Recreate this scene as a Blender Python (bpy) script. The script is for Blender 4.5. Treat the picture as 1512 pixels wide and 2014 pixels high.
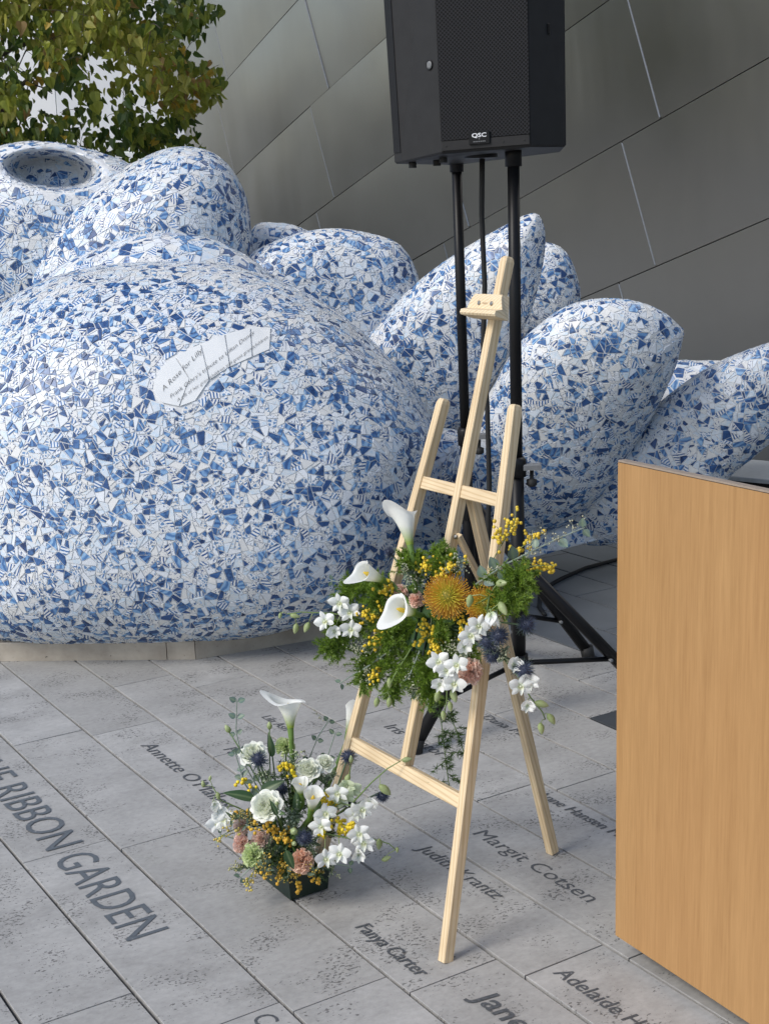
import bpy, bmesh, math, random
import numpy as np
from mathutils import Vector, Matrix
from mathutils.bvhtree import BVHTree
from mathutils.kdtree import KDTree

for o in list(bpy.data.objects):
    bpy.data.objects.remove(o)
SC = bpy.context.scene
C = SC.collection
R = random.Random(7)
PI = math.pi

# ------------------------------------------------------------------ camera, sky, sun, exposure
FPX, CX, CY, EYE = 2703.776, 756.0, 1007.0, 1.55
AX = (0.99952, -0.0311, 0.0); AY = (-0.00653, -0.21, 0.97768); AZ = (-0.03041, -0.97721, -0.2101)
RIGHT = Vector((AX[0], AY[0], AZ[0])); DOWN = Vector((AX[1], AY[1], AZ[1])); FWD = Vector((AX[2], AY[2], AZ[2]))
CAM = Vector((0, 0, EYE))
cam = bpy.data.cameras.new('camera')
cam.sensor_fit = 'HORIZONTAL'; cam.sensor_width = 36; cam.lens = FPX / 1512 * 36
cam.clip_start = .05; cam.clip_end = 500
cam_o = bpy.data.objects.new('camera', cam); C.objects.link(cam_o)
M3 = Matrix((RIGHT, -DOWN, -FWD)).transposed().to_4x4()
cam_o.matrix_world = Matrix.Translation(CAM) @ M3
SC.camera = cam_o

SUN_DIR = Vector((-.80, -.50, .84)).normalized()
world = bpy.data.worlds.new('World'); SC.world = world; world.use_nodes = True
wn = world.node_tree; wn.nodes.clear()
wo = wn.nodes.new('ShaderNodeOutputWorld'); wb = wn.nodes.new('ShaderNodeBackground'); sk = wn.nodes.new('ShaderNodeTexSky')
sk.sky_type = 'NISHITA'; sk.sun_disc = False
sk.sun_elevation = math.asin(SUN_DIR.z); sk.sun_rotation = math.atan2(SUN_DIR.x, SUN_DIR.y)
sk.air_density = 1.0; sk.dust_density = 1.5; sk.ozone_density = 1.0
wb.inputs['Strength'].default_value = .115
wn.links.new(sk.outputs[0], wb.inputs[0]); wn.links.new(wb.outputs[0], wo.inputs[0])
sun = bpy.data.lights.new('sun', 'SUN'); sun.energy = 1.45; sun.angle = math.radians(22); sun.color = (1, .965, .90)
sun_o = bpy.data.objects.new('sun', sun); C.objects.link(sun_o)
sun_o.rotation_euler = SUN_DIR.to_track_quat('Z', 'Y').to_euler(); sun_o.location = SUN_DIR * 30
SC.view_settings.view_transform = 'Standard'; SC.view_settings.look = 'None'
SC.view_settings.gamma = 1; SC.view_settings.use_curve_mapping = False
SC.view_settings.exposure = .66

# ------------------------------------------------------------------ measuring helpers (real places, metres)
def ray(px, py):
    return RIGHT * ((px - CX) / FPX) + DOWN * ((py - CY) / FPX) + FWD
def W(px, py, Y):
    r = ray(px, py); return CAM + r * (Y / r.y)
def G(px, py, z=0.0):
    r = ray(px, py); return CAM + r * ((z - EYE) / r.z)
YAW = 2.1352946
GA = Vector((math.cos(YAW), math.sin(YAW), 0)); GB = Vector((-math.sin(YAW), math.cos(YAW), 0))
def uv(u, v, z=0.0):
    return GA * u + GB * v + Vector((0, 0, z))
def toUV(p):
    return p.dot(GA), p.dot(GB)

# ------------------------------------------------------------------ mesh helpers
class MB:
    def __init__(s): s.v = []; s.f = []; s.c = []; s.u = []
    def add(s, vs, fs, col=(1, 1, 1), us=None):
        n = len(s.v); s.v += [tuple(x) for x in vs]
        s.f += [tuple(i + n for i in f) for f in fs]
        if col and not isinstance(col[0], (int, float)): s.c += [tuple(c) for c in col]
        else: s.c += [tuple(col)] * len(vs)
        s.u += us if us else [(0, 0)] * len(vs)
        return s
    def mesh(s, name, mat, smooth=False, off=Vector((0, 0, 0))):
        me = bpy.data.meshes.new(name)
        ox, oy, oz = off
        me.from_pydata([(x - ox, y - oy, z - oz) for x, y, z in s.v], [], s.f)
        a = me.color_attributes.new('Col', 'FLOAT_COLOR', 'POINT')
        a.data.foreach_set('color', np.array([c + (1,) for c in s.c], dtype=np.float32).ravel())
        if any(x != (0, 0) for x in s.u[:50]):
            ul = me.uv_layers.new(name='UVMap')
            idx = np.empty(len(me.loops), dtype=np.int32); me.loops.foreach_get('vertex_index', idx)
            ul.data.foreach_set('uv', np.array(s.u, dtype=np.float32)[idx].ravel())
        me.materials.append(mat)
        if smooth: me.polygons.foreach_set('use_smooth', [True] * len(me.polygons))
        me.update()
        return me
    def build(s, name, mat, parent=None, smooth=False, kind=None, label=None):
        off = wloc(parent)
        me = s.mesh(name, mat, smooth, off)
        o = bpy.data.objects.new(name, me); C.objects.link(o)
        if parent: o.parent = parent
        if kind: o['kind'] = kind
        if label: o['label'] = label
        return o
def wloc(o):
    p = Vector((0, 0, 0))
    while o: p = p + o.location; o = o.parent
    return p
def thing(name, label, cat, loc=(0, 0, 0), group=None):
    o = bpy.data.objects.new(name, None); C.objects.link(o); o.location = loc; o.empty_display_size = .05
    o['label'] = label; o['category'] = cat
    if group: o['group'] = group
    return o
def tag(o, label, cat, group=None):
    o['label'] = label; o['category'] = cat
    if group: o['group'] = group
    return o
def struct(name, loc=(0, 0, 0)):
    o = bpy.data.objects.new(name, None); C.objects.link(o); o.location = loc; o['kind'] = 'structure'; return o

def frame(d, hint=Vector((0, 0, 1))):
    z = Vector(d).normalized(); h = Vector(hint)
    if abs(z.dot(h.normalized())) > .95: h = Vector((1, 0, 0)) if abs(z.x) < .9 else Vector((0, 1, 0))
    x = h.cross(z).normalized(); return x, z.cross(x), z
def tube(mb, pts, rad, col=(1, 1, 1), n=6, cap=True):
    pts = [Vector(p) for p in pts]; k = len(pts)
    if isinstance(rad, (int, float)): rad = [rad] * k
    vs = []; fs = []; hint = Vector((.13, .3, 1))
    for i, p in enumerate(pts):
        d = pts[min(i + 1, k - 1)] - pts[max(i - 1, 0)]
        x, y, z = frame(d, hint)
        for j in range(n):
            a = 2 * PI * j / n; vs.append(p + (x * math.cos(a) + y * math.sin(a)) * rad[i])
    for i in range(k - 1):
        for j in range(n):
            a = i * n + j; b = i * n + (j + 1) % n; fs.append((a, b, b + n, a + n))
    if cap: fs.append(tuple(range(n))[::-1]); fs.append(tuple(range((k - 1) * n, k * n)))
    return mb.add(vs, fs, col)
def bez(a, b, bow=Vector((0, 0, 0)), n=6):
    m = (a + b) / 2 + bow
    return [a * (1 - t) ** 2 + m * 2 * t * (1 - t) + b * t * t for t in [i / n for i in range(n + 1)]]
def ball(mb, c, r, col, n=6, m=4, sq=1.0, axis=None):
    ex, ey, ez = frame(axis or (0, 0, 1)); vs = [c + ez * r * sq]; fs = []
    for i in range(1, m):
        t = PI * i / m
        for j in range(n):
            a = 2 * PI * (j + .5 * (i % 2)) / n
            vs.append(c + (ex * math.cos(a) + ey * math.sin(a)) * r * math.sin(t) + ez * r * sq * math.cos(t))
    vs.append(c - ez * r * sq)
    for j in range(n): fs.append((0, 1 + j, 1 + (j + 1) % n))
    for i in range(m - 2):
        for j in range(n):
            a = 1 + i * n + j; b = 1 + i * n + (j + 1) % n; fs.append((a, a + n, b + n, b))
    e = len(vs) - 1
    for j in range(n): fs.append((e, 1 + (m - 2) * n + (j + 1) % n, 1 + (m - 2) * n + j))
    return mb.add(vs, fs, col)
def grid_surf(mb, fn, nu, nv, col):
    vs = []; cs = []
    for i in range(nu + 1):
        for j in range(nv + 1):
            vs.append(fn(i / nu, j / nv)); cs.append(col(i / nu, j / nv) if callable(col) else col)
    fs = []
    for i in range(nu):
        for j in range(nv):
            a = i * (nv + 1) + j; fs.append((a, a + 1, a + nv + 2, a + nv + 1))
    return mb.add(vs, fs, cs)
def lathe(mb, prof, c, axis=(0, 0, 1), n=16, col=(1, 1, 1), cap=True):
    ex, ey, ez = frame(axis); vs = []; fs = []
    for r, h in prof:
        for j in range(n):
            a = 2 * PI * j / n; vs.append(c + (ex * math.cos(a) + ey * math.sin(a)) * r + ez * h)
    for i in range(len(prof) - 1):
        for j in range(n):
            a = i * n + j; b = i * n + (j + 1) % n; fs.append((a, b, b + n, a + n))
    if cap: fs.append(tuple(range(n))[::-1]); fs.append(tuple(range((len(prof) - 1) * n, len(prof) * n)))
    return mb.add(vs, fs, col)
def cat(pts, n):
    k = len(pts); out = []
    for i in range(k):
        p0, p1, p2, p3 = [Vector(pts[(i + d) % k]).to_2d() if len(pts[0]) == 2 else pts[(i + d) % k] for d in (-1, 0, 1, 2)]
        for j in range(n):
            t_ = j / n
            out.append(.5 * (2 * p1 + (p2 - p0) * t_ + (2 * p0 - 5 * p1 + 4 * p2 - p3) * t_ ** 2 + (3 * p1 - p0 - 3 * p2 + p3) * t_ ** 3))
    return out
def prism(mb, poly, ez, h, col=(1, 1, 1), cham=0.0):
    """closed polygon (3D points) extruded along ez by h, chamfered at the far end"""
    n = len(poly); ez = Vector(ez).normalized(); poly = [Vector(p) for p in poly]
    c = sum(poly, Vector()) / n
    vs = list(poly); rings = 1
    if cham > 0:
        vs += [p + ez * (h - cham) for p in poly]
        vs += [p + ez * h + (c - p).normalized() * cham * 1.3 for p in poly]; rings = 2
    else: vs += [p + ez * h for p in poly]
    fs = [tuple(range(n))[::-1], tuple(range(rings * n, (rings + 1) * n))]
    for k in range(rings):
        for j in range(n):
            a = k * n + j; b = k * n + (j + 1) % n; fs.append((a, b, b + n, a + n))
    return mb.add(vs, fs, col)
def box(mb, c, ex, ey, ez, sx, sy, sz, col=(1, 1, 1), cham=0.0):
    c = Vector(c); ex, ey, ez = Vector(ex), Vector(ey), Vector(ez)
    p = [c + ex * (a * sx / 2) + ey * (b * sy / 2) - ez * sz / 2 for a, b in ((-1, -1), (1, -1), (1, 1), (-1, 1))]
    return prism(mb, p, ez, sz, col, cham)

# ------------------------------------------------------------------ materials
class NT:
    def __init__(s, name):
        s.m = bpy.data.materials.new(name); s.m.use_nodes = True; s.t = s.m.node_tree; s.t.nodes.clear()
        s.out = s.n('OutputMaterial'); s.b = s.n('BsdfPrincipled'); s.l(s.b.outputs[0], s.out.inputs['Surface'])
    def n(s, k, **kw):
        x = s.t.nodes.new('ShaderNode' + k)
        for a, b in kw.items(): setattr(x, a, b)
        return x
    def l(s, a, b): s.t.links.new(a, b)
    def setin(s, node, name, val):
        i = node.inputs[name]
        if hasattr(val, 'is_output'): s.l(val, i)
        else: i.default_value = val
    def noise(s, vec, scale, detail=3, rough=.5, dist=0):
        x = s.n('TexNoise'); s.setin(x, 'Scale', scale); s.setin(x, 'Detail', detail); s.setin(x, 'Roughness', rough); s.setin(x, 'Distortion', dist)
        if vec is not None: s.l(vec, x.inputs['Vector'])
        return x.outputs['Fac']
    def ramp(s, fac, stops, interp='LINEAR'):
        x = s.n('ValToRGB'); x.color_ramp.interpolation = interp; e = x.color_ramp.elements
        while len(e) < len(stops): e.new(.5)
        for el, (p, c) in zip(e, stops):
            el.position = p; el.color = (c if len(c) == 4 else tuple(c) + (1,)) if not isinstance(c, (int, float)) else (c, c, c, 1)
        s.l(fac, x.inputs[0]); return x.outputs[0]
    def mix(s, fac, a, b, mode='MIX'):
        x = s.n('Mix', data_type='RGBA', blend_type=mode)
        for nm, val in ((0, fac), (6, a), (7, b)):
            if hasattr(val, 'is_output'): s.l(val, x.inputs[nm])
            elif nm: x.inputs[nm].default_value = tuple(val) + (1,) if len(val) == 3 else val
            else: x.inputs[nm].default_value = val
        return x.outputs[2]
    def math(s, op, a, b=0.0, c=0.0):
        x = s.n('Math', operation=op)
        for i, val in enumerate((a, b, c)):
            if hasattr(val, 'is_output'): s.l(val, x.inputs[i])
            else: x.inputs[i].default_value = val
        return x.outputs[0]
    def vmath(s, op, a, b):
        x = s.n('VectorMath', operation=op)
        for i, val in enumerate((a, b)):
            if hasattr(val, 'is_output'): s.l(val, x.inputs[i])
            else: x.inputs[i].default_value = val
        return x.outputs[0]
    def bump(s, h, strength=.3, dist=.002):
        x = s.n('Bump'); x.inputs['Strength'].default_value = strength; x.inputs['Distance'].default_value = dist
        s.l(h, x.inputs['Height']); s.l(x.outputs[0], s.b.inputs['Normal'])
    def col(s, c): s.setin(s.b, 'Base Color', c if hasattr(c, 'is_output') else tuple(c) + (1,))
    def attr(s, name='Col'): return s.n('Attribute', attribute_name=name)

def simple(name, c, rough=.5, metal=0.0, nz=.12, scale=60, spec=.5):
    t = NT(name); co = t.n('TexCoord').outputs['Object']
    f = t.noise(co, scale, 4, .6)
    k = t.ramp(f, [(.25, tuple(x * (1 - nz) for x in c)), (.75, tuple(min(1, x * (1 + nz)) for x in c))])
    t.col(k); t.setin(t.b, 'Roughness', rough); t.setin(t.b, 'Metallic', metal); t.setin(t.b, 'Specular IOR Level', spec)
    t.bump(f, .08, .001); return t.m

def petal_mat(name, trans=.3, rough=.5, nz=.08):
    t = NT(name); a = t.attr().outputs['Color']; co = t.n('TexCoord').outputs['Object']
    f = t.noise(co, 140, 3, .6)
    c = t.mix(f, t.mix(1.0, a, (1 - nz * 2, 1 - nz * 2, 1 - nz * 2), 'MULTIPLY'), a)
    t.col(c); t.setin(t.b, 'Roughness', rough); t.bump(f, .15, .001)
    tr = t.n('BsdfTranslucent'); t.l(c, tr.inputs[0]); mx = t.n('MixShader'); mx.inputs[0].default_value = trans
    t.l(t.b.outputs[0], mx.inputs[1]); t.l(tr.outputs[0], mx.inputs[2]); t.l(mx.outputs[0], t.out.inputs['Surface'])
    return t.m

def wood_mat(name, light, dark, scale=1.0, axis=2):
    t = NT(name); co = t.n('TexCoord').outputs['Object']; oi = t.n('ObjectInfo').outputs['Random']
    off = t.n('CombineXYZ'); t.l(t.math('MULTIPLY', oi, 3.1), off.inputs[0]); t.l(t.math('MULTIPLY', oi, 7.3), off.inputs[1])
    p = t.vmath('ADD', co, off.outputs[0])
    sc = [1.0, 1.0, 1.0]; sc[axis] = .05
    v = t.vmath('MULTIPLY', p, tuple(sc))
    w = t.n('TexWave', wave_type='BANDS', bands_direction='DIAGONAL'); t.l(v, w.inputs['Vector'])
    w.inputs['Scale'].default_value = 60 * scale; w.inputs['Distortion'].default_value = 5; w.inputs['Detail'].default_value = 3; w.inputs['Detail Scale'].default_value = .6
    g = t.ramp(w.outputs['Fac'], [(.0, light), (.55, light), (.93, dark)])
    f = t.noise(t.vmath('MULTIPLY', p, tuple(300 if x == 1 else 8 for x in sc)), 1, 4, .7)
    c = t.mix(.5, g, t.ramp(f, [(.3, tuple(x * .82 for x in light)), (.7, tuple(min(1, x * 1.08) for x in light))]))
    c = t.mix(t.ramp(t.noise(p, 9, 2), [(.4, 0.0), (.75, .35)]), c, tuple(x * .8 for x in dark))
    kv = t.n('TexVoronoi', feature='F1'); t.l(t.vmath('MULTIPLY', p, (1, 1, .55)), kv.inputs['Vector']); kv.inputs['Scale'].default_value = 9
    c = t.mix(t.ramp(kv.outputs['Distance'], [(.035, .8), (.075, 0.0)]), c, tuple(x * .45 for x in dark))
    t.col(c); t.setin(t.b, 'Roughness', .55); t.bump(f, .12, .001); return t.m

# --- travertine paver
t = NT('travertine'); geo = t.n('NewGeometry').outputs['Position']; oi = t.n('ObjectInfo').outputs['Random']
off = t.n('CombineXYZ'); t.l(t.math('MULTIPLY', oi, 37.0), off.inputs[0]); t.l(t.math('MULTIPLY', oi, 91.0), off.inputs[1])
p = t.vmath('ADD', geo, off.outputs[0])
rot = t.n('VectorRotate', rotation_type='Z_AXIS'); t.l(p, rot.inputs[0]); rot.inputs['Angle'].default_value = -.45
st = t.vmath('MULTIPLY', rot.outputs[0], (.8, 1.15, 1))
cl = t.noise(st, 5.5, 6, .62)
base = t.ramp(cl, [(.28, (.23, .224, .21)), (.5, (.362, .356, .34)), (.72, (.49, .482, .462))])
base = t.mix(t.math('MULTIPLY', oi, .75), base, t.mix(t.noise(p, 1.9, 3), (.21, .205, .19), (.36, .35, .325)))
fine = t.noise(st, 60, 5, .7)
base = t.mix(.35, base, t.ramp(fine, [(.3, (.24, .235, .23)), (.7, (.50, .49, .475))]))
mask = t.ramp(t.noise(st, 7, 3, .55), [(.42, 0.0), (.62, 1.0)])
pn = t.noise(st, 130, 4, .65, .3)
pit = t.ramp(t.math('ADD', pn, t.math('MULTIPLY', mask, .15)), [(.685, 0.0), (.72, 1.0)])
big = t.ramp(t.noise(st, 42, 5, .7), [(.715, 0.0), (.75, 1.0)])
pit = t.math('MAXIMUM', pit, big)
c = t.mix(t.math('MULTIPLY', pit, .75), base, (.055, .052, .05))
moss = t.ramp(t.noise(p, 2.1, 3, .6), [(.68, 0.0), (.76, .5)])
c = t.mix(t.math('MULTIPLY', moss, t.ramp(pn, [(.45, 0.0), (.6, 1.0)])), c, (.075, .085, .05))
t.col(c); t.setin(t.b, 'Roughness', t.math('ADD', .5, t.math('MULTIPLY', cl, .25)))
t.bump(t.math('SUBTRACT', t.math('MULTIPLY', fine, .25), pit), .3, .0015)
M_TRAV = t.m
t = NT('curb_travertine'); geo = t.n('NewGeometry').outputs['Position']
cl = t.noise(geo, 9, 5, .6); pn = t.noise(geo, 42, 4, .65)
c = t.mix(t.ramp(pn, [(.66, 0.0), (.71, 1.0)]), t.ramp(cl, [(.3, (.30, .26, .21)), (.7, (.46, .41, .34))]), (.09, .075, .06))
t.col(c); t.setin(t.b, 'Roughness', .65); t.bump(pn, .3, .002); M_CURB = t.m
M_JOINT = simple('joint_dirt', (.022, .023, .019), .95, 0, .5, 30)
M_SLATE = simple('dark_slate', (.045, .05, .055), .5, 0, .2, 12)
M_SMOOTH = simple('smooth_paving', (.13, .14, .15), .4, 0, .12, 7)
t = NT('engraved_paint'); geo = t.n('NewGeometry').outputs['Position']; f = t.noise(geo, 130, 4, .6)
t.col(t.ramp(f, [(.3, (.055, .06, .066)), (.62, (.095, .10, .108)), (.72, (.2, .2, .2))])); t.setin(t.b, 'Roughness', .6); M_INK = t.m
t = NT('engraved_paint_grey'); geo = t.n('NewGeometry').outputs['Position']; f = t.noise(geo, 90, 4, .6)
t.col(t.ramp(f, [(.3, (.085, .098, .11)), (.66, (.11, .125, .14)), (.76, (.26, .26, .26))])); t.setin(t.b, 'Roughness', .6); M_INK2 = t.m

# --- mosaic tile
t = NT('broken_delft_tile'); at = t.attr(); sp = t.n('SeparateColor'); t.l(at.outputs['Color'], sp.inputs[0])
r1, r2, r3 = sp.outputs[0], sp.outputs[1], sp.outputs[2]
uvn = t.n('UVMap', uv_map='UVMap').outputs[0]
WHITE, CREAM, PALE, LIGHT, MID, DEEP, INK = (.70, .735, .78), (.70, .705, .70), (.50, .63, .76), (.28, .46, .68), (.085, .205, .43), (.028, .078, .225), (.014, .03, .09)
n1 = t.noise(uvn, 55, 4, .65); n2 = t.noise(uvn, 140, 3, .6, .6)
whit = t.mix(t.ramp(r3, [(.5, 0.0), (.55, 1.0)]), WHITE, CREAM)
marks = t.mix(t.ramp(t.math('ADD', n2, t.math('MULTIPLY', n1, .25)), [(.70, 0.0), (.72, 1.0)]), whit, DEEP)
plain = t.mix(t.ramp(r2, [(.45, 0.0), (.5, 1.0)], 'CONSTANT'), whit, marks)
pale = t.mix(t.ramp(n1, [(.35, 0.0), (.6, 1.0)]), PALE, whit)
pale = t.mix(t.ramp(n1, [(.60, 0.0), (.68, 1.0)]), pale, LIGHT)
def waves(scale, dist):
    w = t.n('TexWave', wave_type='BANDS'); t.l(uvn, w.inputs['Vector']); w.inputs['Scale'].default_value = scale
    w.inputs['Distortion'].default_value = dist; w.inputs['Detail'].default_value = 2; w.inputs['Detail Scale'].default_value = 1.2
    return w.outputs['Fac']
stripe = t.mix(t.ramp(waves(28, 2.5), [(.52, 0.0), (.60, 1.0)]), whit, t.mix(r3, MID, DEEP))
flor = t.n('TexVoronoi', feature='DISTANCE_TO_EDGE'); t.l(uvn, flor.inputs['Vector']); flor.inputs['Scale'].default_value = 75
flower = t.mix(t.ramp(flor.outputs['Distance'], [(.10, 0.0), (.17, 1.0)]), whit, t.mix(n1, LIGHT, DEEP))
brush = t.mix(t.ramp(waves(16, 7), [(.2, 0.0), (.85, 1.0)]), t.mix(r3, LIGHT, MID), t.mix(r3, MID, DEEP))
dark = t.mix(t.ramp(n1, [(.38, 0.0), (.66, 1.0)]), t.mix(r2, DEEP, INK), t.mix(r3, MID, DEEP))
def step(x): return t.ramp(r1, [(x, 0.0), (x + .001, 1.0)], 'CONSTANT')
c = t.mix(step(.30), plain, pale); c = t.mix(step(.46), c, stripe); c = t.mix(step(.58), c, flower)
c = t.mix(step(.68), c, brush); c = t.mix(step(.86), c, dark)
t.col(c); t.setin(t.b, 'Roughness', .34); t.setin(t.b, 'Specular IOR Level', .4); M_TILE = t.m
t = NT('plain_glazed_tile'); f = t.noise(t.n('NewGeometry').outputs['Position'], 14, 3)
t.col(t.ramp(f, [(.3, (.72, .74, .75)), (.7, (.79, .80, .80))])); t.setin(t.b, 'Roughness', .2); M_PLAIN = t.m
t = NT('grout'); f = t.noise(t.n('NewGeometry').outputs['Position'], 70, 4)
t.col(t.ramp(f, [(.3, (.60, .61, .62)), (.7, (.74, .75, .76))])); t.setin(t.b, 'Roughness', .85); M_GROUT = t.m

# --- steel wall
t = NT('satin_steel'); co = t.n('TexCoord').outputs['Object']; oi = t.n('ObjectInfo').outputs['Random']
f = t.noise(t.vmath('MULTIPLY', co, (1, 1, 1)), 1.3, 4, .55); g = t.noise(t.vmath('MULTIPLY', co, (90, 90, 3)), 1, 3, .6)
k = t.mix(t.math('MULTIPLY', oi, .6), (.355, .35, .34), (.30, .298, .29))
c = t.mix(t.ramp(f, [(.3, 0.0), (.7, .35)]), k, (.25, .247, .24))
t.col(c); t.setin(t.b, 'Metallic', 1.0); t.setin(t.b, 'Roughness', t.math('ADD', t.math('MULTIPLY', f, .16), .24))
t.bump(t.math('ADD', t.math('ADD', t.noise(co, .9, 2, .4), t.math('MULTIPLY', t.noise(t.vmath('MULTIPLY', co, (2.2, 2.2, .35)), 1.6, 2, .5), .35)), t.math('MULTIPLY', g, .0015)), .5, .03); M_STEEL = t.m
M_PALE = simple('pale_satin_panel', (.88, .87, .85), .5, 0, .03, 1.5)
M_GLINT = simple('painted_seam_glint', (.26, .265, .265), .35, .4)  # pale strip colour stands in for the sky's reflection along cross seams
M_SEAM = simple('seam_shadow', (.02, .02, .02), .9)

M_PINE = wood_mat('pine', (.74, .59, .38), (.50, .33, .16))
t = NT('veneer'); co = t.n('TexCoord').outputs['Object']
v = t.vmath('MULTIPLY', co, (1, 1, .035))
f1 = t.noise(v, 26, 4, .6); f2 = t.noise(v, 210, 4, .7); f3 = t.noise(t.vmath('MULTIPLY', co, (1, 1, .3)), 3, 3)
c = t.ramp(f1, [(.3, (.35, .193, .076)), (.7, (.445, .258, .108))])
c = t.mix(.35, c, t.ramp(f2, [(.3, (.255, .135, .05)), (.7, (.49, .29, .123))]))
c = t.mix(t.ramp(f3, [(.45, 0.0), (.8, .4)]), c, (.36, .18, .068))
sc = t.ramp(t.noise(t.vmath('MULTIPLY', co, (60, 60, 30)), 1, 3), [(.79, 0.0), (.80, .7)])
c = t.mix(sc, c, (.70, .52, .33))
t.col(c); t.setin(t.b, 'Roughness', .42); t.setin(t.b, 'Specular IOR Level', .35); M_VENEER = t.m
M_EDGE = simple('lectern_edge', (.30, .24, .19), .5)
M_BLACK = simple('black_paint', (.008, .008, .009), .4, 0, .1, 40, .22)
M_CAB = simple('cabinet_plastic', (.020, .0195, .020), .55, 0, .15, 25, .28)
M_RUB = simple('black_rubber', (.012, .012, .012), .7)
M_GREYP = simple('grey_bracket', (.16, .165, .17), .45)
M_CHROME = simple('screw_metal', (.32, .30, .27), .35, 1.0)
t = NT('speaker_grille'); uvn = t.n('UVMap', uv_map='UVMap').outputs[0]
vv = t.n('TexVoronoi', feature='F1', voronoi_dimensions='2D'); t.l(uvn, vv.inputs['Vector']); vv.inputs['Scale'].default_value = 1; vv.inputs['Randomness'].default_value = 0
hole = t.ramp(vv.outputs['Distance'], [(.36, 1.0), (.42, 0.0)])
t.col(t.mix(hole, (.020, .020, .023), (.001, .001, .001))); t.setin(t.b, 'Roughness', .5); t.setin(t.b, 'Specular IOR Level', .2); t.bump(t.math('SUBTRACT', 1.0, hole), .5, .002); M_GRILLE = t.m
M_WHITEP = simple('white_print', (.75, .76, .78), .4)
M_BROWNP = simple('burnt_print', (.33, .22, .12), .7)
M_POT = simple('green_plastic', (.008, .022, .015), .38)
M_FOAM = simple('wet_foam', (.03, .07, .02), .9)
M_PETAL = petal_mat('petal', .32, .45, .03); M_LEAF = petal_mat('leaf', .18, .42, .18); M_STEM = petal_mat('stem', .05, .5, .12)
M_FERN = petal_mat('fern_needle', .5, .5, .05)
M_TLEAF = petal_mat('tree_leaf', .45, .42, .2)
M_BARK = simple('bark', (.10, .085, .07), .9, 0, .4, 30)

WN = Vector((-.8414, -.5315, -.0977)).normalized()
D1 = Vector((-.4869, .824, -.2898)); D1 = (D1 - WN * D1.dot(WN)).normalized(); D2 = WN.cross(D1)
WP = W(1200, 600, 8.0)
# ------------------------------------------------------------------ pavement
V_LINES = [-.911, -1.1427, -1.3715, -1.600, -1.820, -2.0405, -2.2585, -2.477, -2.692, -2.897, -3.112]
while V_LINES[0] < 7.5: V_LINES.insert(0, V_LINES[0] + .2285)
SMOOTH_FROM = len(V_LINES) - 1
while V_LINES[-1] > -9.5: V_LINES.append(V_LINES[-1] - .2285)
JOINTS = {-.911: [3.180, 2.255, 4.08], -1.1427: [3.975, 3.108, 2.209], -1.3715: [3.908, 3.02, 2.133], -1.600: [4.3, 3.52, 2.044],
          -1.820: [4.125, 3.5, 2.875, 1.97], -2.0405: [4.3, 3.55, 2.806, 1.9], -2.2585: [4.25, 3.52, 2.735, 1.85], -2.477: [4.1, 3.30, 2.45],
          -2.692: [4.0, 3.095, 2.79, 2.0], -2.897: [4.2, 3.388, 2.5]}
ground = struct('ground')
gm = MB(); gm.add([(-150, -60, -.022), (150, -60, -.022), (150, 240, -.022), (-150, 240, -.022)], [(0, 1, 2, 3)])
gm.build('ground_bed', M_JOINT, ground)
pave = struct('pavement')
pavers = []
far_pavers, far_smooth = MB(), MB()
def paver(u0, u1, v0, v1, mat, z=0.0, g=.0040, gc=.0019, into=None):
    m = into or MB(); a, b, c0, d = u0 + gc, u1 - gc, v1 + g, v0 - g
    n = 6
    top = []; ch = .0008
    loop = [(a, c0), (a + (b - a) * .33, c0), (a + (b - a) * .66, c0), (b, c0), (b, d), (a + (b - a) * .66, d), (a + (b - a) * .33, d), (a, d)]
    jit = [(R.uniform(-.0009, .0009), R.uniform(-.0009, .0009)) for _ in loop]
    zt = z + R.uniform(-.0008, .0008)
    cu, cv = (a + b) / 2, (c0 + d) / 2
    r0 = [uv(x + j[0], y + j[1], -.02) for (x, y), j in zip(loop, jit)]
    r1 = [uv(x + j[0], y + j[1], zt - ch) for (x, y), j in zip(loop, jit)]
    r2 = [uv(x + j[0] + ch * (1 if x < cu else -1), y + j[1] + ch * (1 if y < cv else -1), zt) for (x, y), j in zip(loop, jit)]
    vs = r0 + r1 + r2; fs = [tuple(range(16, 24))]
    for k in range(2):
        for j in range(8):
            q = k * 8 + j; e = k * 8 + (j + 1) % 8; fs.append((q, e, e + 8, q + 8))
    m.add(vs, fs)
    if into: return None
    o = m.build('paver', mat, pave)
    pavers.append((u0, u1, v0, v1, o)); return o
for i in range(len(V_LINES) - 1):
    v0, v1 = V_LINES[i], V_LINES[i + 1]; key = round(v0, 4)
    js = sorted(JOINTS.get(key, []))
    if not js: js = [2.2 + R.uniform(0, .9)]
    lo, hi = (-4.5, 14)
    while js[0] > lo: js.insert(0, js[0] - R.uniform(.82, .95))
    while js[-1] < hi: js.append(js[-1] + R.uniform(.82, .95))
    for a, b in zip(js, js[1:]):
        # leave out what nobody could see from near this viewpoint
        cpt = uv((a + b) / 2, (v0 + v1) / 2)
        if cpt.y < -2.5 or cpt.y > 12.5 or abs(cpt.x) > 8 or (cpt - WP).dot(WN) < -.6: continue
        mat = M_TRAV
        if i >= SMOOTH_FROM: mat = M_SMOOTH
        if key == -2.692 and abs(b - 3.095) < .01: mat = M_SLATE
        inner = 1.5 < cpt.y < 6.4 and abs(cpt.x) < .31 * cpt.y + .25
        paver(a, b, v0, v1, mat, into=None if inner else (far_smooth if i >= SMOOTH_FROM else far_pavers))
for fm, mt_ in ((far_pavers, M_TRAV), (far_smooth, M_SMOOTH)): fm.build('outlying_pavers', mt_, pave, kind='stuff')

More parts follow.
